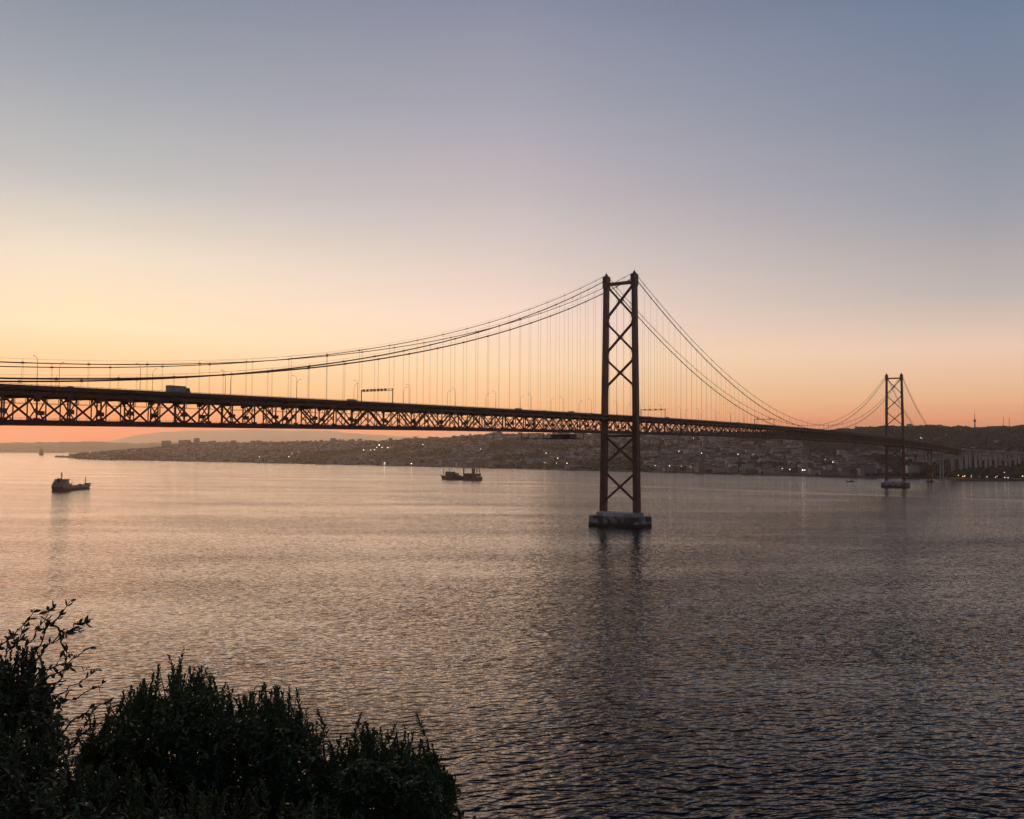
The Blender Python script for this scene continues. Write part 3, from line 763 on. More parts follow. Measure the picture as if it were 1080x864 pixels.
LIT = [(383.5, 474.6, 1.5, 'lampw'), (391, 474.6, 1.1, 'lampw'), (395, 474.4, 1.2, 'lampw'), (397.4, 471.8, 1.2, 'lampw'), (400, 469.3, 1.9, 'lampw'), (403, 472, 1.3, 'lampw'), (409, 472, 1.5, 'lampw'),
       (273.5, 482, 1.3, 'lampw'), (288, 482, 1.3, 'lampw'), (304.7, 481.7, 1.4, 'lampw'), (308, 478, 1.0, 'lamp'), (315, 477, 1.0, 'lamp'), (434, 489, 1.5, 'lampw'), (446, 469, 1.3, 'lampw'),
       (507, 473.7, 1.1, 'lampw'), (576, 478, 1.3, 'lampw'), (588.2, 483.3, 1.3, 'lampw'), (574.5, 488, 1.1, 'lamp'), (587, 488.5, 1.0, 'lamp'), (598, 488.6, 1.3, 'lampw'),
       (716, 476, 1.1, 'lampw'), (740, 478, 1.2, 'lampw'), (691, 491.2, 1.1, 'lamp'), (706, 491.5, 1.1, 'lampw'), (718.5, 492, 1.0, 'lamp'), (728.4, 492.4, .8, 'lamp'), (731.5, 462, .9, 'lampw'), (778.5, 479.2, 1.2, 'lampw'), (794.5, 479.5, .8, 'lampw'),
       (825, 494.2, 1.0, 'lamp'), (833, 495.2, 1.1, 'lampw'), (842, 491.7, .8, 'lamp'), (846.5, 495.8, 1.7, 'lampw'), (848.8, 495.8, 1.3, 'lampw'), (870.3, 484.5, .9, 'lamp'), (878.5, 487.6, 1.2, 'lampw'),
       (983.2, 500.8, .7, 'lampo'), (1010.8, 501.4, .9, 'lampo'), (1015.5, 502.6, 1.0, 'lampo'), (1017.5, 502, 1.1, 'lampo'), (1024.3, 501.4, .6, 'lamp'), (1024.3, 503, .8, 'lamp'), (1032.6, 502.8, .9, 'lamp'), (1041, 503, .9, 'lamp'), (1050, 503.4, .9, 'lamp'), (1051.6, 502.3, .8, 'lamp'),
       (1059.3, 498.3, .8, 'lamp'), (1059.7, 503.6, 1.0, 'lampw'), (1063.2, 504, .9, 'lampw'), (1078.5, 502.2, 1.3, 'lamp'), (970.8, 461.6, 1.0, 'lampw'), (972.3, 462.2, .8, 'lampw'), (95, 476.5, 1.0, 'lamp'), (70.7, 477, .8, 'lampw')]
def pick_D(x, y):
    """distance at which the bank's slope shows at pixel y"""
    if x > 1005: return 1955.
    if x < 100: return 5650.
    ds = np.interp(x, LX, LD); dr = np.interp(x, RX, RD); Ds = np.linspace(ds+12, dr, 200)
    ys = hor(x)-(land_h(x, Ds)+9-CAMH)*F/Ds
    return float(Ds[int(np.argmin(np.abs(ys-y)))])
LD_ = [(l[0], pick_D(l[0], l[1])) for l in LIT]
def blocks_lamp(t, D, w_=20):
    t = np.asarray(t, float); D = np.asarray(D, float); b = np.zeros(t.shape, bool)
    for x, d in LD_: b |= (np.abs(t-x) < w_*F/d*.75) & (D < d+14) & (D > d-170)
    return b
cnt = 0; tries = 0; BL = []
while cnt < 300 and tries < 6000:
    tries += 1
    t = random.triangular(150, 1085, 900); D0 = np.interp(t, LX, LD); dr = np.interp(t, RX, RD)
    u = random.random()**1.7*.75; D = D0+30+(dr-D0)*u; X = (t-540)/F*D
    if woods(t, D, X) or blocks_lamp(t, D, 26): continue
    if t > 1002 and D < 2330: continue
    if any((X-a)**2+(D-b)**2 < 34**2 for a, b in BL): continue
    BL.append((X, D)); k = random.choice([0, 0, 1, 2, 3, 3, 4, 5])
    o = copy_tree(protos[k], ptree[k]) if usedp[k] else protos[k]; usedp[k] = True
    o.location = (X, D, float(land_h(t, D))); o.rotation_euler = (0, 0, random.choice([0, .3, -.25, .5, 1.3])+random.uniform(-.15, .15))
    o.scale = (random.uniform(.8, 1.3), random.uniform(.8, 1.2), random.uniform(.75, 1.25))
    tag(o, f'{desc[k]} {zone(t)}', 'building', f'{desc[k]}s {zone(t)}'); cnt += 1
# everything beyond those three hundred: one mass
n = 15000
t = rng.uniform(95, 1180, n); ds = np.interp(t, LX, LD); dr = np.interp(t, RX, RD)
u = rng.random(n)**.9; D = ds+25+(dr*1.0-ds)*u; X = (t-540)/F*D
keep = (woods(t, D, X) == 0) | (rng.random(n) < .008)
bx_, by_ = np.array(BL).T
near = np.zeros(n, bool)
for a, b in BL: near |= (X-a)**2+(D-b)**2 < 22**2
keep &= ~near & ~blocks_lamp(t, D) & ~((t > 1002) & (D < 2330)); t, D, X = t[keep], D[keep], X[keep]; n = len(t)
W = rng.uniform(9, 26, n); Dp = rng.uniform(8, 16, n); Hh = rng.uniform(5, 13, n)*np.where(rng.random(n) < .1, 1.7, 1); an = rng.choice([0, .3, -.25, .5, 1.3, .9], n)+rng.uniform(-.15, .15, n)
zb = land_h(t, D)
def blocks(X, D, zb, W, Dp, Hh, an):
    n = len(X); V = np.zeros((n, 10, 3)); i = 0
    for z in (0, 1):
        for a, b in ((-1, -1), (1, -1), (1, 1), (-1, 1)):
            lx = a*W/2; ly = b*Dp/2
            V[:, i, 0] = X+lx*np.cos(an)-ly*np.sin(an); V[:, i, 1] = D+lx*np.sin(an)+ly*np.cos(an); V[:, i, 2] = zb+(-3 if z == 0 else Hh); i += 1
    for a in (-1, 1):
        lx = a*(W/2-1.5); V[:, i, 0] = X+lx*np.cos(an); V[:, i, 1] = D+lx*np.sin(an); V[:, i, 2] = zb+Hh+Dp*.2; i += 1
    return V
V = blocks(X, D, zb, W, Dp, Hh, an); base = (np.arange(n)*10)[:, None]
fw = np.array([(0, 1, 5, 4), (1, 2, 6, 5), (2, 3, 7, 6), (3, 0, 4, 7)]); fr = np.array([(4, 5, 9, 8), (6, 7, 8, 9), (5, 6, 9, 9), (7, 4, 8, 8)])
def town_mats():
    out = []
    for nm, lo, hi in (('town_walls', (.11, .09, .08), (.60, .52, .46)), ('town_roofs', (.08, .05, .04), (.28, .16, .12))):
        m = bpy.data.materials.new(nm); m.use_nodes = True; N = NT(m.node_tree); b = N.n['Principled BSDF']
        g = N.new('ShaderNodeNewGeometry'); N.l.new(N.mix(g.outputs['Random Per Island'], c4(lo), c4(hi)), b.inputs['Base Color']); b.inputs['Roughness'].default_value = .9
        out.append(m)
    return out
tm = town_mats()
faces = [tuple(int(k+j) for j in q) for k in base[:, 0] for q in fw]; nw = len(faces)
for k in base[:, 0]:
    faces += [(int(k+4), int(k+5), int(k+9), int(k+8)), (int(k+6), int(k+7), int(k+8), int(k+9)), (int(k+5), int(k+6), int(k+9)), (int(k+7), int(k+4), int(k+8))]
me = bpy.data.meshes.new('distant_buildings'); me.from_pydata(V.reshape(-1, 3).tolist(), [], faces); me.materials.append(tm[0]); me.materials.append(tm[1])
mi = np.zeros(len(faces), np.int32); mi[nw:] = 1; me.polygons.foreach_set('material_index', mi); me.update()
ob = bpy.data.objects.new('distant_buildings', me); COL.objects.link(ob); tag(ob, kind='stuff')
# recognisable skyline buildings
def block(x0, x1, ytop, D, label, storeys=True, name='tower_block', depth=25, wm='wall2'):
    a, b = at(x0, ytop, D), at(x1, ytop, D); w_ = b.x-a.x; t = (x0+x1)/2; gz = float(land_h(t, D))-3; h = a.z-gz-1.2
    e = empty(name, ((a.x+b.x)/2, D, gz)); tag(e, label, 'building')
    MB().box((0, 0, h/2), (w_, depth, h)).build('wall', M[wm], e)
    g = MB(); g.box((0, 0, h+.5), (w_+.8, depth+.8, 1.0)); g.box((w_*.15, 0, h+2), (w_*.3, depth*.4, 2.4)); g.build('roof', M['flat'], e)
for x0, x1, y, D, lab in ((205, 210, 462.3, 6200, 'lone tower block standing above the hazy skyline far left of the near tower'), (189, 201, 464.3, 6200, 'broad low slab building on the hazy skyline beside the lone tower block'),
    (171, 180, 465.0, 6200, 'low wide building at the left end of the hazy skyline buildings'), (348.5, 354, 462.3, 5600, 'leftmost of three tower blocks on the skyline under the deck, left of the near tower'),
    (368.5, 374, 463.6, 5600, 'middle and lowest of three tower blocks on the skyline under the deck'), (377.5, 382, 463.0, 5600, 'rightmost of three tower blocks on the skyline under the deck'),
    (243.5, 246.5, 464.8, 6100, 'small solitary block on the skyline under the left part of the bridge')):
    block(x0, x1, y, D, lab)
pal = [(506, 512, 459.2), (512, 519, 457.5), (519, 530, 455.8), (530, 538, 457.6), (542, 555, 458), (558, 572, 457.0), (583, 606, 457.2), (616, 622, 458.4), (624, 634, 456.8), (646, 662, 458.5)]
plab = ['low end wing of the massive hilltop block left of the near tower', 'stepped shoulder of the massive hilltop block left of the near tower', 'tallest middle of the massive hilltop block left of the near tower', 'right wing of the massive hilltop block left of the near tower',
        'broad flat block on the hilltop, second group from the left under the deck', 'dark block on the hilltop behind the narrow inspection platform', 'dark block on the hilltop behind the wide inspection platform',
        'little block on the hilltop between platform and near tower', 'block on the hilltop directly left of the near tower leg', 'low hilltop block seen between the legs of the near tower']
for (x0, x1, y), lab in zip(pal, plab): block(x0, x1, y, 4250, lab, name='hilltop_building', depth=40)
# waterfront warehouses
for x0, x1, y, lab in ((452, 476, 486.2, 'long pale waterfront shed behind the small freighter'), (411, 441, 486.8, 'long low waterfront shed left of the small freighter'), (905, 923, 493.5, 'pale waterfront warehouse left of the distant tower'),
    (955, 967, 490.5, 'tall pale waterfront building right of the distant tower'), (886, 899, 492.5, 'grey waterfront building further left of the distant tower'), (700, 716, 492.3, 'waterfront shed right of the near tower'), (596, 612, 489.8, 'waterfront shed left of the near tower')):
    D = float(np.interp((x0+x1)/2, LX, LD))+45; block(x0, x1, y, D, lab, name='waterfront_shed', wm='wall')

# woodland: clumps
def ico():
    p = (1+5**.5)/2
    v = np.array([(-1, p, 0), (1, p, 0), (-1, -p, 0), (1, -p, 0), (0, -1, p), (0, 1, p), (0, -1, -p), (0, 1, -p), (p, 0, -1), (p, 0, 1), (-p, 0, -1), (-p, 0, 1)])/math.hypot(1, p)
    f = np.array([(0, 11, 5), (0, 5, 1), (0, 1, 7), (0, 7, 10), (0, 10, 11), (1, 5, 9), (5, 11, 4), (11, 10, 2), (10, 7, 6), (7, 1, 8), (3, 9, 4), (3, 4, 2), (3, 2, 6), (3, 6, 8), (3, 8, 9), (4, 9, 5), (2, 4, 11), (6, 2, 10), (8, 6, 7), (9, 8, 1)])
    return v, f
iv, if_ = ico()
n = 42000; t = rng.uniform(60, 1200, n); ds = np.interp(t, LX, LD); dr = np.interp(t, RX, RD)
D = ds+10+(dr*1.02-ds)*rng.random(n)**.8; X = (t-540)/F*D
k_ = ((woods(t, D, X) == 1) | (rng.random(n) < .22)) & ~blocks_lamp(t, D, 9); t, D, X = t[k_], D[k_], X[k_]; n = len(t)
rad = rng.uniform(3.5, 8.5, n); zb = land_h(t, D)+rad*.45
V = iv[None]*(rad[:, None, None]*np.array([1, 1, .8]))*(1+rng.uniform(-.28, .28, (n, 12, 1)))+np.stack([X, D, zb], -1)[:, None]
Fq = if_[None]+(np.arange(n)*12)[:, None, None]
def wood_mat():
    m = bpy.data.materials.new('woodland_foliage'); m.use_nodes = True; N = NT(m.node_tree); b = N.n['Principled BSDF']
    g = N.new('ShaderNodeNewGeometry'); N.l.new(N.mix(g.outputs['Random Per Island'], (.022, .030, .016, 1), (.065, .07, .04, 1)), b.inputs['Base Color']); b.inputs['Roughness'].default_value = .95
    return m
tag(npmesh('woodland', V.reshape(-1, 3), Fq.reshape(-1, 3), wood_mat()), kind='stuff')

# radio tower and masts on the wooded hill
p = at(1028.2, 451.5, 3700); e = empty('radio_tower', (p.x, p.y, p.z-6)); tag(e, 'telecom tower with a bulging head and thin antenna on the wooded hill', 'radio tower')
MB().lathe((0, 0, 0), [(3.4, 0), (2.4, 26), (2.2, 34)], 12).build('shaft', M['concrete'], e)
MB().lathe((0, 0, 0), [(2.4, 31), (5.2, 33.5), (5.2, 36), (4.2, 37), (4.2, 39), (2.2, 41)], 14).build('antenna_platforms', M['dark'], e)
MB().lathe((0, 0, 0), [(1.2, 41), (.9, 62), (.45, 62), (.3, 82)], 8).build('antenna', M['dark'], e)
for x, y0, y1, lab in ((1058.4, 439.5, 452, 'thin lattice mast, left one of the pair on the wooded hill'), (1064.5, 440.5, 452, 'thin lattice mast, right one of the pair on the wooded hill')):
    a, b = at(x, y0, 3800), at(x, y1, 3800); e = empty('lattice_mast', (b.x, b.y, b.z)); tag(e, lab, 'mast', 'masts on the wooded hill'); h = a.z-b.z
    g = MB()
    for i, j in ((-1, -1), (1, -1), (1, 1), (-1, 1)): g.bar((i*1.6, j*1.6, -8), (i*.3, j*.3, h), .22)
    for k in range(10):
        f0, f1 = k/10, (k+1)/10; r0, r1 = 1.6-1.3*f0, 1.6-1.3*f1
        for i in (-1, 1): g.bar((i*r0, -r0, h*f0), (-i*r1, -r1, h*f1), .15); g.bar((-r0, i*r0, h*f0), (-r1, -i*r1, h*f1), .15)
    g.build('lattice', M['dark'], e)

# ------------------------------------------------------------------ lit lamps on the far bank
def lit_lamp(x, y, D, r, m_, label, grp, ground=True):
    p = at(x, y, D); gz = min(float(land_h(x, D)), p.z-3); e = empty('lit_street_lamp', (p.x, p.y, gz)); tag(e, label, 'street lamp', grp)
    h = p.z-gz
    MB().tube([(0, 0, 0), (0, 0, h-r)], .18, 6).build('pole', M['dark'], e)
    MB().lathe((0, 0, h), [(r*.4, -r*.9), (r*.9, -r*.4), (r, 0), (r*.8, r*.5), (r*.3, r*.8)], 10).build('lamp_head', M[m_], e)
zi = {}
for x, y, r, m_ in sorted(LIT):
    D = pick_D(x, y)
    z_ = zone(x); k = zi.get(z_, 0); zi[z_] = k+1
    lit_lamp(x, y, D, r*1.15*(D/2700)**.8, m_, f'{ordinal(k)} glowing lamp from left, {z_}', f'glowing lamps {z_}')
# small white lit tower on the shore
p = at(405.6, 490.6, 3430); e = empty('lighthouse', (p.x, p.y, 1)); tag(e, 'small floodlit white tower at the water edge left of the freighter', 'lighthouse')
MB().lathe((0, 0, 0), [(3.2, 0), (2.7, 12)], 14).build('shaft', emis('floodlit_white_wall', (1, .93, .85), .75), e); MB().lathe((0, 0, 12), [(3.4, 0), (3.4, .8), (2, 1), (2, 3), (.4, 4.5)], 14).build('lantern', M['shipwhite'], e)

# ------------------------------------------------------------------ ships
def hull_mesh(L, Bm, depth, sheer_f, sheer_a, flare, name, m, parent, zbase=-1.0, n=26):
    """pointed bow at +x, transom stern at -x"""
    V = []; Fc = []; rows = 6
    for i in range(n+1):
        u = i/n; x = -L/2+L*u
        bw = 1.0 if u < .72 else max(0, 1-((u-.72)/.28)**2.0)
        bw *= min(1, .80+u*2.0)
        dk = depth+sheer_a*max(0, (.22-u)/.22)**1.5+sheer_f*max(0, (u-.68)/.32)**1.6
        for k in range(rows):
            f = k/(rows-1); z = zbase+(dk-zbase)*f
            ww = Bm/2*(bw*(.86+.14*min(1, f*1.6)) if u < .72 else bw**(1.25-.55*f)*(.86+.14*min(1, f*1.6)))
            xx = x+(flare*max(0, (u-.7)/.3)**2*(f-.35))-(flare*.5*max(0, (.08-u)/.08)*(1-f)*-1)
            V.append((xx, ww, z))
    N1 = len(V); V += [(a, -b, c) for a, b, c in V]
    for i in range(n):
        for k in range(rows-1):
            a = i*rows+k; Fc.append((a, a+1, a+rows+1, a+rows)); Fc.append((N1+a, N1+a+rows, N1+a+rows+1, N1+a+1))
        a = i*rows+rows-1; Fc.append((a, N1+a, N1+a+rows, a+rows))
    for k in range(rows-1): Fc.append((k, N1+k, N1+k+1, k+1)); e_ = n*rows+k; Fc.append((e_, e_+1, N1+e_+1, N1+e_))
    g = MB(); g.v = V; g.f = Fc; return g.build(name, m, parent)
def tanker():
    e = empty('coastal_tanker'); L = 104; Bm = 17
    h = hull_mesh(L, Bm, 5.6, 3.4, 1.2, 7, 'hull', M['hull'], e)
    hull_mesh(L*.995, Bm*1.004, 1.3, 0, 0, 1.2, 'boot_topping', M['hullred'], h)
    g = MB(); g.box((-37, 0, 8.6), (24, 15.4, 4.6)); g.box((-38.5, 0, 12.2), (20, 14.4, 2.7)); g.box((-38, 0, 14.8), (15, 14, 2.6)); g.box((-35.5, 0, 17.3), (9.5, 16.6, 2.4)); g.box((-47.0, 0, 8.0), (8, 13, 3.0))
    a = g.build('superstructure', M['shipwhite'], e)
    g = MB(); g.box((-30.7, 0, 17.5), (.12, 14.5, 1.1)); g.box((-35.5, 8.33, 17.5), (8, .12, 1.1)); g.box((-35.5, -8.33, 17.5), (8, .12, 1.1)); g.build('bridge_windows', M['glass'], a)
    g = MB(); g.box((-44.5, 0, 16.5), (5, 4.4, 6.5), taper=(.8, .8)); g.build('funnel', M['hull'], e)
    g = MB(); g.bar((-37, 0, 18), (-37, 0, 28.5), 1.0); g.bar((-37, -2.4, 23.5), (-37, 2.4, 23.5), .4); g.box((-37, 0, 26.2), (1.8, 1.8, .8)); g.build('radar_mast', M['hull'], e)
    g = MB(); g.bar((38, 0, 7), (38, 0, 19.5), .8); g.bar((38, -1.5, 16), (38, 1.5, 16), .3); g.build('foremast', M['hull'], e)
    g = MB(); g.bar((-6, 0, 5), (-6, 0, 11.5), .9); g.bar((-6, 0, 11), (1, 0, 11.7), .6); g.build('deck_crane', M['hull'], e)
    g = MB()
    for k in range(11): g.box((-20+5.3*k, 0, 6.1), (3.4, 11, 1.1))
    for q in (-2, 0, 2): g.bar((-24, q, 7.4), (36, q, 7.4), .45)
    g.bar((-24, 6.5, 6.9), (40, 6.5, 6.9), .15); g.bar((-24, -6.5, 6.9), (40, -6.5, 6.9), .15); g.box((20, 0, 7.6), (3, 3, 2.4)); g.build('deck_pipework', M['hull'], e)
    g = MB(); g.box((45, 0, 8.6), (9, 6, 1.5), taper=(.9, .8)); g.build('forecastle_gear', M['hull'], e)
    g = MB(); g.box((-46, 5.5, 12.2), (6.0, 2.2, 2.0), taper=(.8, .8)); g.build('lifeboat', mat('lifeboat_orange', (.45, .12, .03), .5, 0, .1, 1), e)
    return e
e = tanker(); tag(e, 'small dark tanker with wheelhouse aft sailing away under the left part of the bridge', 'ship')
d1 = Vector((-.065, .998, 0)).normalized(); q = Vector((-582, 1163, 0)) + d1*52; e.location = (q.x, q.y, -.3); e.rotation_euler = (0, 0, math.atan2(d1.y, d1.x)); e.scale = (1.02, .92, .86)
def freighter():
    e = empty('cargo_ship'); L = 86; Bm = 15
    h = hull_mesh(L, Bm, 4.6, 3.2, 1.5, 5, 'hull', M['hull'], e)
    hull_mesh(L*.995, Bm*1.004, 1.0, 0, 0, .8, 'boot_topping', M['hullred'], h)
    g = MB(); g.box((20, 0, 8.2), (20, 13.0, 7.5)); g.box((24, 0, 12.8), (13, 12.6, 2.7)); g.box((8.5, 0, 6.4), (7, 13, 3.8)); a = g.build('forward_house', M['hull'], e)
    g = MB(); g.box((30.6, 0, 12.9), (.12, 11, 1.1)); g.build('bridge_windows', M['glass'], a)
    g = MB(); g.bar((25.5, 0, 14), (25.5, 0, 19.5), .9); g.bar((25.5, -1.8, 18.8), (25.5, 1.8, 18.8), .35); g.bar((25.5, 0, 18.8), (29.0, 0, 19.3), .4); g.build('radar_mast', M['hull'], e)
    g = MB(); g.bar((38.5, 0, 7), (38.5, 0, 19.5), .8); g.build('foremast', M['hull'], e)
    g = MB(); g.bar((-6.0, 0, 4), (-6.0, 0, 22.0), 1.7); g.bar((-6.5, 0, 20.8), (-38, 0, 20.6), .5); g.build('derrick', M['hull'], e)
    g = MB(); g.box((-20, 0, 7.8), (17, 12.6, 6.2)); g.box((-16, 0, 11.3), (8, 11, 1.6)); g.build('aft_house', M['hull'], e)
    g = MB(); g.box((-27, 0, 13.5), (3.8, 4.6, 15)); g.build('funnel', M['hull'], e)
    g = MB(); g.bar((-37, -4, 5), (-37, -4, 20.8), 1.2); g.bar((-37, 4, 5), (-37, 4, 20.8), 1.2); g.bar((-37, -4, 20.4), (-37, 4, 20.4), .9); g.box((-37.5, 0, 9), (5, 9, 5)); g.build('stern_gantry', M['hull'], e)
    g = MB(); g.box((2, 0, 5.6), (6, 8, 1.8)); g.box((-6, 0, 5.6), (9, 9, 2.2)); g.build('hatches', M['hull'], e)
    return e
e = freighter(); tag(e, 'small dark cargo ship with a derrick and two deckhouses sailing left, seen side-on', 'ship')
pa_, pb_ = at(465.6, 505.2, 1785), at(507.4, 506.6, 1732); c = (pa_+pb_)/2; e.location = (c.x, c.y, 0); dv = Vector((pa_.x-pb_.x, pa_.y-pb_.y)); e.rotation_euler = (0, 0, math.atan2(dv.y, dv.x)); e.scale = (1.1, 1.05, 1.08)
# far ship seen end-on
p = at(43.5, 480.2, 7600); e = empty('distant_ship', (p.x, p.y, 0)); tag(e, 'hazy distant ship seen end-on at the river mouth, at the far left', 'ship'); e.rotation_euler = (0, 0, math.atan2(p.y, p.x))
hull_mesh(180, 36, 14, 6, 3, 8, 'hull', M['hull'], e)
MB().box((-60, 0, 28), (18, 33, 30), taper=(1, .85)).build('superstructure', M['hull'], e); MB().box((-62, 0, 48), (8, 12, 12), taper=(.8, .7)).build('funnel', M['hull'], e); MB().box((10, 0, 22), (110, 32, 16)).build('deck_cargo', M['hull'], e)
# small launch
p = at(896.8, 508.6, 1790); e = empty('motor_launch', (p.x, p.y, 0), math.pi*.97); tag(e, 'tiny motor launch on the water left of the distant tower pier', 'boat')
hull_mesh(15, 4.4, 1.4, .9, .2, 1.2, 'hull', M['hull'], e, zbase=-.4); MB().box((-1.5, 0, 2.3), (5.5, 3.0, 2.0), taper=(.8, .85)).build('cabin', M['shipwhite'], e)
MB().bar((-2, 0, 3), (-2, 0, 5.5), .12).build('mast', M['dark'], e)

# ------------------------------------------------------------------ near hillside under the camera
gx = np.concatenate([np.linspace(-420, -60, 19), np.linspace(-50, 50, 41), np.linspace(60, 300, 13)]); gy = np.concatenate([np.linspace(-200, -8, 12), np.linspace(-6, 30, 37), np.linspace(34, 110, 20), np.linspace(120, 420, 16)])
GX, GY = np.meshgrid(gx, gy, indexing='ij')
def hill(x, y):
    ye = y - np.where(x < -60, (-60-x)*.62, 0)             # bank bends away to the left
    z = np.interp(ye, [-200, -6, 1.2, 3.5, 8, 30, 66, 80], [60, 54.0, 53.2, 51.0, 47.6, 29, .5, -3])
    amp = np.clip(np.hypot(x, y)/60, 0, 1)
    return z + (vnoise(x/9, y/9, 21)-.5)*3*amp*np.clip(z/10, 0, 1)+(vnoise(x/2.2, y/2.2, 22)-.5)*.5*np.clip(np.hypot(x, y)/8, 0, 1)
GZ = hill(GX, GY); a, b = GX.shape; I = np.arange(a*b).reshape(a, b)
hm = mat('dry_scrub_slope', (.07, .06, .035), .95, 0, .3, .6, second=(.03, .035, .018), bump=.05)
tag(npmesh('hillside', np.stack([GX, GY, GZ], -1).reshape(-1, 3), np.stack([I[:-1, :-1], I[1:, :-1], I[1:, 1:], I[:-1, 1:]], -1).reshape(-1, 4), hm, smooth=True), kind='structure')

# ------------------------------------------------------------------ shrubs
def leaf_mat(name, lo, hi):
    m = bpy.data.materials.new(name); m.use_nodes = True; N = NT(m.node_tree); b = N.n['Principled BSDF']
    g = N.new('ShaderNodeNewGeometry'); N.l.new(N.mix(g.outputs['Random Per Island'], c4(lo), c4(hi)), b.inputs['Base Color'])
    b.inputs['Roughness'].default_value = .6
    tr_ = N.new('ShaderNodeBsdfTranslucent'); tr_.inputs[0].default_value = (hi[0]*1.2, hi[1]*1.2, hi[2]*.6, 1); mx = N.new('ShaderNodeMixShader'); mx.inputs[0].default_value = .12
    N.l.new(b.outputs[0], mx.inputs[1]); N.l.new(tr_.outputs[0], mx.inputs[2]); N.l.new(mx.outputs[0], N.n['Material Output'].inputs[0])
    return m
def leaf_shape(L, Wd):
    """blade of 5 stations, folded along the midrib; base at origin, along +x, normal +z"""
    st_ = [(0, .04), (.25, .8), (.55, 1.0), (.8, .62), (1, .02)]; V = []
    for u, k in st_:
        z = -.10*u*u*L
        V += [(u*L, -k*Wd/2, z+.10*Wd*k), (u*L, 0, z), (u*L, k*Wd/2, z+.10*Wd*k)]
    Fc = []
    for i in range(4):
        a = i*3; Fc += [(a, a+3, a+4, a+1), (a+1, a+4, a+5, a+2)]
    return np.array(V), np.array(Fc)
def frame(d, roll):
    d = d/np.linalg.norm(d, axis=-1, keepdims=True); up = np.where(np.abs(d[..., 2:3]) > .95, np.array([1., 0, 0]), np.array([0, 0, 1.]))
    y = np.cross(up, d); y /= np.linalg.norm(y, axis=-1, keepdims=True); z = np.cross(d, y)
    c, s_ = np.cos(roll)[..., None], np.sin(roll)[..., None]
    return d, y*c+z*s_, -y*s_+z*c
def place_leaves(pos, d, roll, L, Wd):
    V0, F0 = leaf_shape(1, 1); n = len(pos); dx, dy, dz = frame(d, roll)
    V = pos[:, None]+dx[:, None]*(V0[None, :, 0:1]*L[:, None, None])+dy[:, None]*(V0[None, :, 1:2]*Wd[:, None, None])+dz[:, None]*(V0[None, :, 2:3]*L[:, None, None]*1.0)
    Fq = F0[None]+(np.arange(n)*len(V0))[:, None, None]
    return V.reshape(-1, 3), Fq.reshape(-1, 4)
def outline_pt(x, y, D): return np.array(at(x, y, D))
def shoots(tips, dirs, length, nl, L, Wd, openness=.9):
    """every shoot: a stem ending at tip with nl leaves in a spiral"""
    P = []; Dd = []; Rr = []; LL = []; WW = []
    ns = len(tips)
    for j in range(nl):
        f = j/(nl-1); az = j*2.4+rng.uniform(0, .5, ns)
        dx, dy, dz = frame(dirs, np.zeros(ns))
        base = tips-dirs*(length*(1-f))[:, None]
        spread = openness*(1-f*.62)
        out = dy*np.cos(az)[:, None]+dz*np.sin(az)[:, None]
        d = dirs*np.cos(spread)+out*np.sin(spread) + rng.normal(0, .16, (ns, 3))
        P.append(base); Dd.append(d); Rr.append(rng.uniform(-.5, .5, ns)); sc_ = (1-.35*f)*rng.uniform(.75, 1.2, ns); LL.append(L*sc_); WW.append(Wd*sc_)
    return place_leaves(np.concatenate(P), np.concatenate(Dd), np.concatenate(Rr), np.concatenate(LL), np.concatenate(WW))
def stems_mesh(root, tips, trunk_pts, name, parent, rad=.012):
    g = MB()
    for tp in tips:
        # branch from the nearest trunk point, bending upwards
        tpv = Vector(tp); b = min(trunk_pts, key=lambda q: (Vector(q)-tpv).length + (3 if q[2] > tp[2] else 0)); b = Vector(b)
        m_ = (b+tpv)/2 + Vector((0, 0, -.12*(tpv-b).length)); g.tube([b, m_, tpv], rad, 5, rad*.35)
    return g.build(name, M['bark'], parent, smooth=True)
LEAFA = leaf_mat('glossy_dark_leaves', (.03, .048, .018), (.085, .12, .045)); LEAFB = leaf_mat('twiggy_shrub_leaves', (.032, .044, .018), (.09, .11, .045))
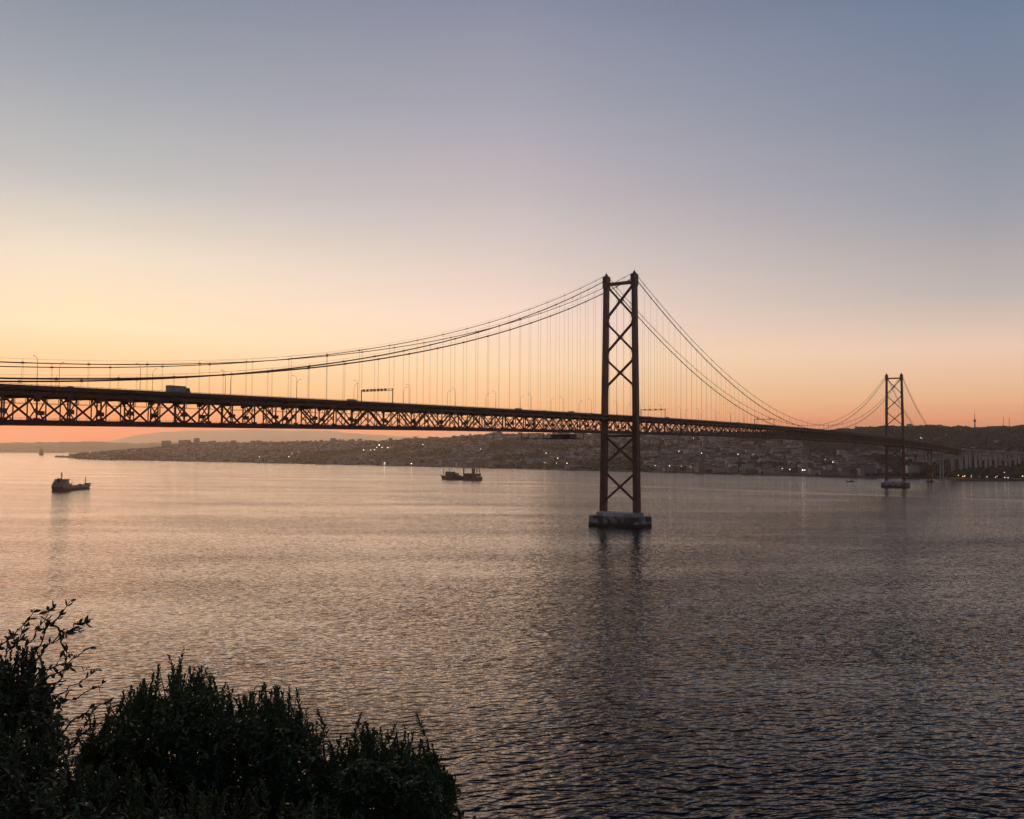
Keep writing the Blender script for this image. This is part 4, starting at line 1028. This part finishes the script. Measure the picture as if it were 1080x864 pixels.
def shrub(label, cols, topy, D0, depth, botz, nsh, nfill, L, Wd, leafm, topj=6, shoot_len=.28, name='evergreen_shrub', cat='shrub', seed=1):
    """a shrub whose crown fills the slab of space between its outline and the ground, distance D0..D0+depth"""
    xs = np.array([c for c in cols], float); ys = np.array(topy, float)
    # outline (crown top) as world heights at distance D0+depth*.4
    def top_z(x_, Dm):
        px = 540+F*x_/Dm; return CAMH+(hor(px)-(np.interp(px, xs, ys)))/F*Dm
    lo, hi = xs[0], xs[-1]; root = at((lo+hi)/2, 800, D0+depth*.5); root.z = float(hill(np.array(root.x), np.array(root.y)))-.1
    e = empty(name, root); tag(e, label, cat); ro = np.array(root)
    # crown-top shoots
    px = rng.uniform(lo, hi, nsh); dd = rng.random(nsh); Dm = D0+depth*dd
    x_ = (px-540)/F*Dm; prof = 1-((dd-.45)/.6)**2*.35
    zt = top_z(x_, Dm); zg = hill(x_, Dm); z = zg+(zt-zg)*np.clip(prof, .4, 1) - rng.exponential(.09, nsh) - .02
    spk = rng.random(nsh) < .16; z = z + np.where(spk, rng.uniform(.06, .20, nsh), 0)
    tips = np.stack([x_, Dm, z], -1)
    dirs = np.stack([rng.normal(0, .22, nsh), rng.normal(0, .22, nsh), np.ones(nsh)], -1); dirs /= np.linalg.norm(dirs, axis=-1, keepdims=True)
    V1, F1 = shoots(tips, dirs, rng.uniform(.8, 1.3, nsh)*shoot_len, 24, L*.85, Wd*.95, .78)
    # filling shoots through the crown, pointing outwards
    px = rng.uniform(lo, hi, nfill); dd = rng.random(nfill); Dm = D0+depth*dd; x_ = (px-540)/F*Dm; zt = top_z(x_, Dm); zg = hill(x_, Dm)
    z = zt-.26-(zt-zg)*.93*rng.random(nfill)**1.25*1.0
    tips2 = np.stack([x_, Dm, z], -1); dirs2 = np.stack([rng.normal(0, .7, nfill), rng.normal(-.5, .6, nfill), rng.uniform(.1, 1.1, nfill)], -1); dirs2 /= np.linalg.norm(dirs2, axis=-1, keepdims=True)
    V2, F2 = shoots(tips2, dirs2, rng.uniform(.7, 1.3, nfill)*shoot_len, 12, L*1.05, Wd*1.1, 1.05)
    V = np.concatenate([V1, V2])-ro; Fq = np.concatenate([F1, F2+len(V1)])
    npmesh('crown', V, Fq, leafm, e, smooth=True)
    # trunk and limbs
    g = MB(); tp = []
    for k in range(7):
        a_ = lo+(hi-lo)*(k+.5)/7; Dk = D0+depth*random.uniform(.3, .7); X_ = (a_-540)/F*Dk; zt = float(top_z(np.array(X_), np.array(Dk)))
        end = Vector((X_, Dk, zt-.25))-root; mid = end*.5+Vector((random.uniform(-.1, .1), 0, .1)); g.tube([Vector((0, 0, -.2)), mid*.5, mid, end], .055, 7, .012)
        tp += [tuple(mid+(end-mid)*q) for q in (0, .3, .6, .9)]
    g.build('trunk', M['bark'], e, smooth=True)
    tt = np.concatenate([tips[::2], tips2[::4]])-ro
    stems_mesh(None, tt.tolist(), tp, 'branches', e, .009)
    return e
shrub('dense evergreen shrub with upright leafy shoots in the middle of the lower left foliage',
      [88, 96, 106, 116, 128, 140, 150, 165, 180, 196, 208, 222, 240, 262, 285, 300, 318, 332, 345, 360, 372],
      [800, 768, 742, 752, 735, 712, 716, 704, 706, 693, 698, 694, 716, 724, 714, 722, 728, 748, 768, 796, 840], 7.4, 2.4, 0, 620, 5200, .085, .026, LEAFA)
shrub('smaller rounded evergreen shrub at the right end of the lower left foliage',
      [330, 345, 356, 368, 382, 395, 410, 422, 436, 450, 462, 474, 482, 488, 493],
      [830, 800, 784, 768, 760, 757, 768, 762, 764, 768, 780, 792, 812, 840, 870], 7.0, 2.0, 0, 380, 3000, .072, .028, LEAFA, shoot_len=.2)
shrub('low tangled shrub filling the bottom left corner in front of the others',
      [-60, 0, 30, 60, 85, 110, 140, 180, 240, 300, 340, 400],
      [740, 745, 755, 768, 782, 800, 806, 812, 822, 826, 836, 850], 5.6, 1.6, 0, 380, 3000, .065, .030, LEAFB, shoot_len=.22)
# twiggy shrub at the far left: leafy mass below, long bare arching twigs above
e = shrub('sparse twiggy shrub with long bare arching twigs at the left edge',
      [-60, -20, 0, 12, 25, 38, 48, 56, 64, 70, 78],
      [668, 660, 672, 664, 680, 674, 688, 706, 728, 756, 800], 6.6, 1.6, 0, 260, 2100, .065, .033, LEAFB, shoot_len=.24, name='twiggy_shrub')
ro = np.array(e.location); D = 6.9
tw_ = [[(5, 745), (20, 700), (38, 665), (55, 640)], [(12, 735), (34, 690), (52, 660), (74, 634)], [(-8, 720), (8, 690), (22, 670), (30, 655)], [(2, 700), (-2, 685), (14, 672), (35, 646)], [(20, 735), (45, 706), (70, 700), (94, 684)],
       [(25, 740), (50, 715), (70, 705), (90, 704)], [(30, 750), (58, 735), (80, 722), (102, 707)], [(28, 750), (55, 742), (84, 735), (108, 722)], [(60, 662), (68, 668), (78, 660), (90, 657)], [(52, 655), (60, 662), (72, 690), (68, 710)],
       [(20, 720), (44, 690), (60, 672), (82, 665)], [(60, 780), (75, 762), (92, 748), (112, 742)], [(70, 790), (84, 776), (100, 764), (118, 756)], [(40, 745), (60, 722), (66, 716), (70, 688)]]
g = MB(); P = []; Dd = []
for k, c in enumerate(tw_):
    Dk = D+rng.uniform(-.4, .4); q = [np.array(at(x, y, Dk+.05*i)) for i, (x, y) in enumerate(c)]
    pts = []
    for i in range(len(q)-1):
        for f in np.linspace(0, 1, 5)[:-1]: pts.append(q[i]*(1-f)+q[i+1]*f+rng.normal(0, .008, 3))
    pts.append(q[-1]); g.tube([Vector(p_-ro) for p_ in pts], .009, 5, .0025)
    for i in range(3, len(pts)):
        nl = rng.choice([1, 2, 3, 3, 4]) if k < 4 else rng.choice([0, 1, 1, 2, 3])
        if k == 8: nl += 2
        for _ in range(nl):
            P.append(pts[i]); dd = pts[i]-pts[i-1]; dd = dd/np.linalg.norm(dd)+rng.normal(0, .7, 3); Dd.append(dd)
g.build('twigs', M['bark'], e, smooth=True)
P = np.array(P); V, Fq = place_leaves(P, np.array(Dd), rng.uniform(0, 6, len(P)), rng.uniform(.035, .075, len(P)), rng.uniform(.015, .032, len(P)))
npmesh('twig_leaves', V-ro, Fq, LEAFB, e, smooth=True)
# a few bare grass stalks poking above the shrubs
for k, (x, y0, y1) in enumerate(((246, 722, 700), (257, 722, 704), (290, 712, 700), (367, 745, 728), (372, 765, 742))):
    pass

# ------------------------------------------------------------------ render settings
cy = sc.cycles
cy.max_bounces = 6; cy.diffuse_bounces = 2; cy.glossy_bounces = 3; cy.transmission_bounces = 2; cy.volume_bounces = 2; cy.transparent_max_bounces = 4
cy.sample_clamp_indirect = 4; cy.use_denoising = True
bpy.context.view_layer.update()
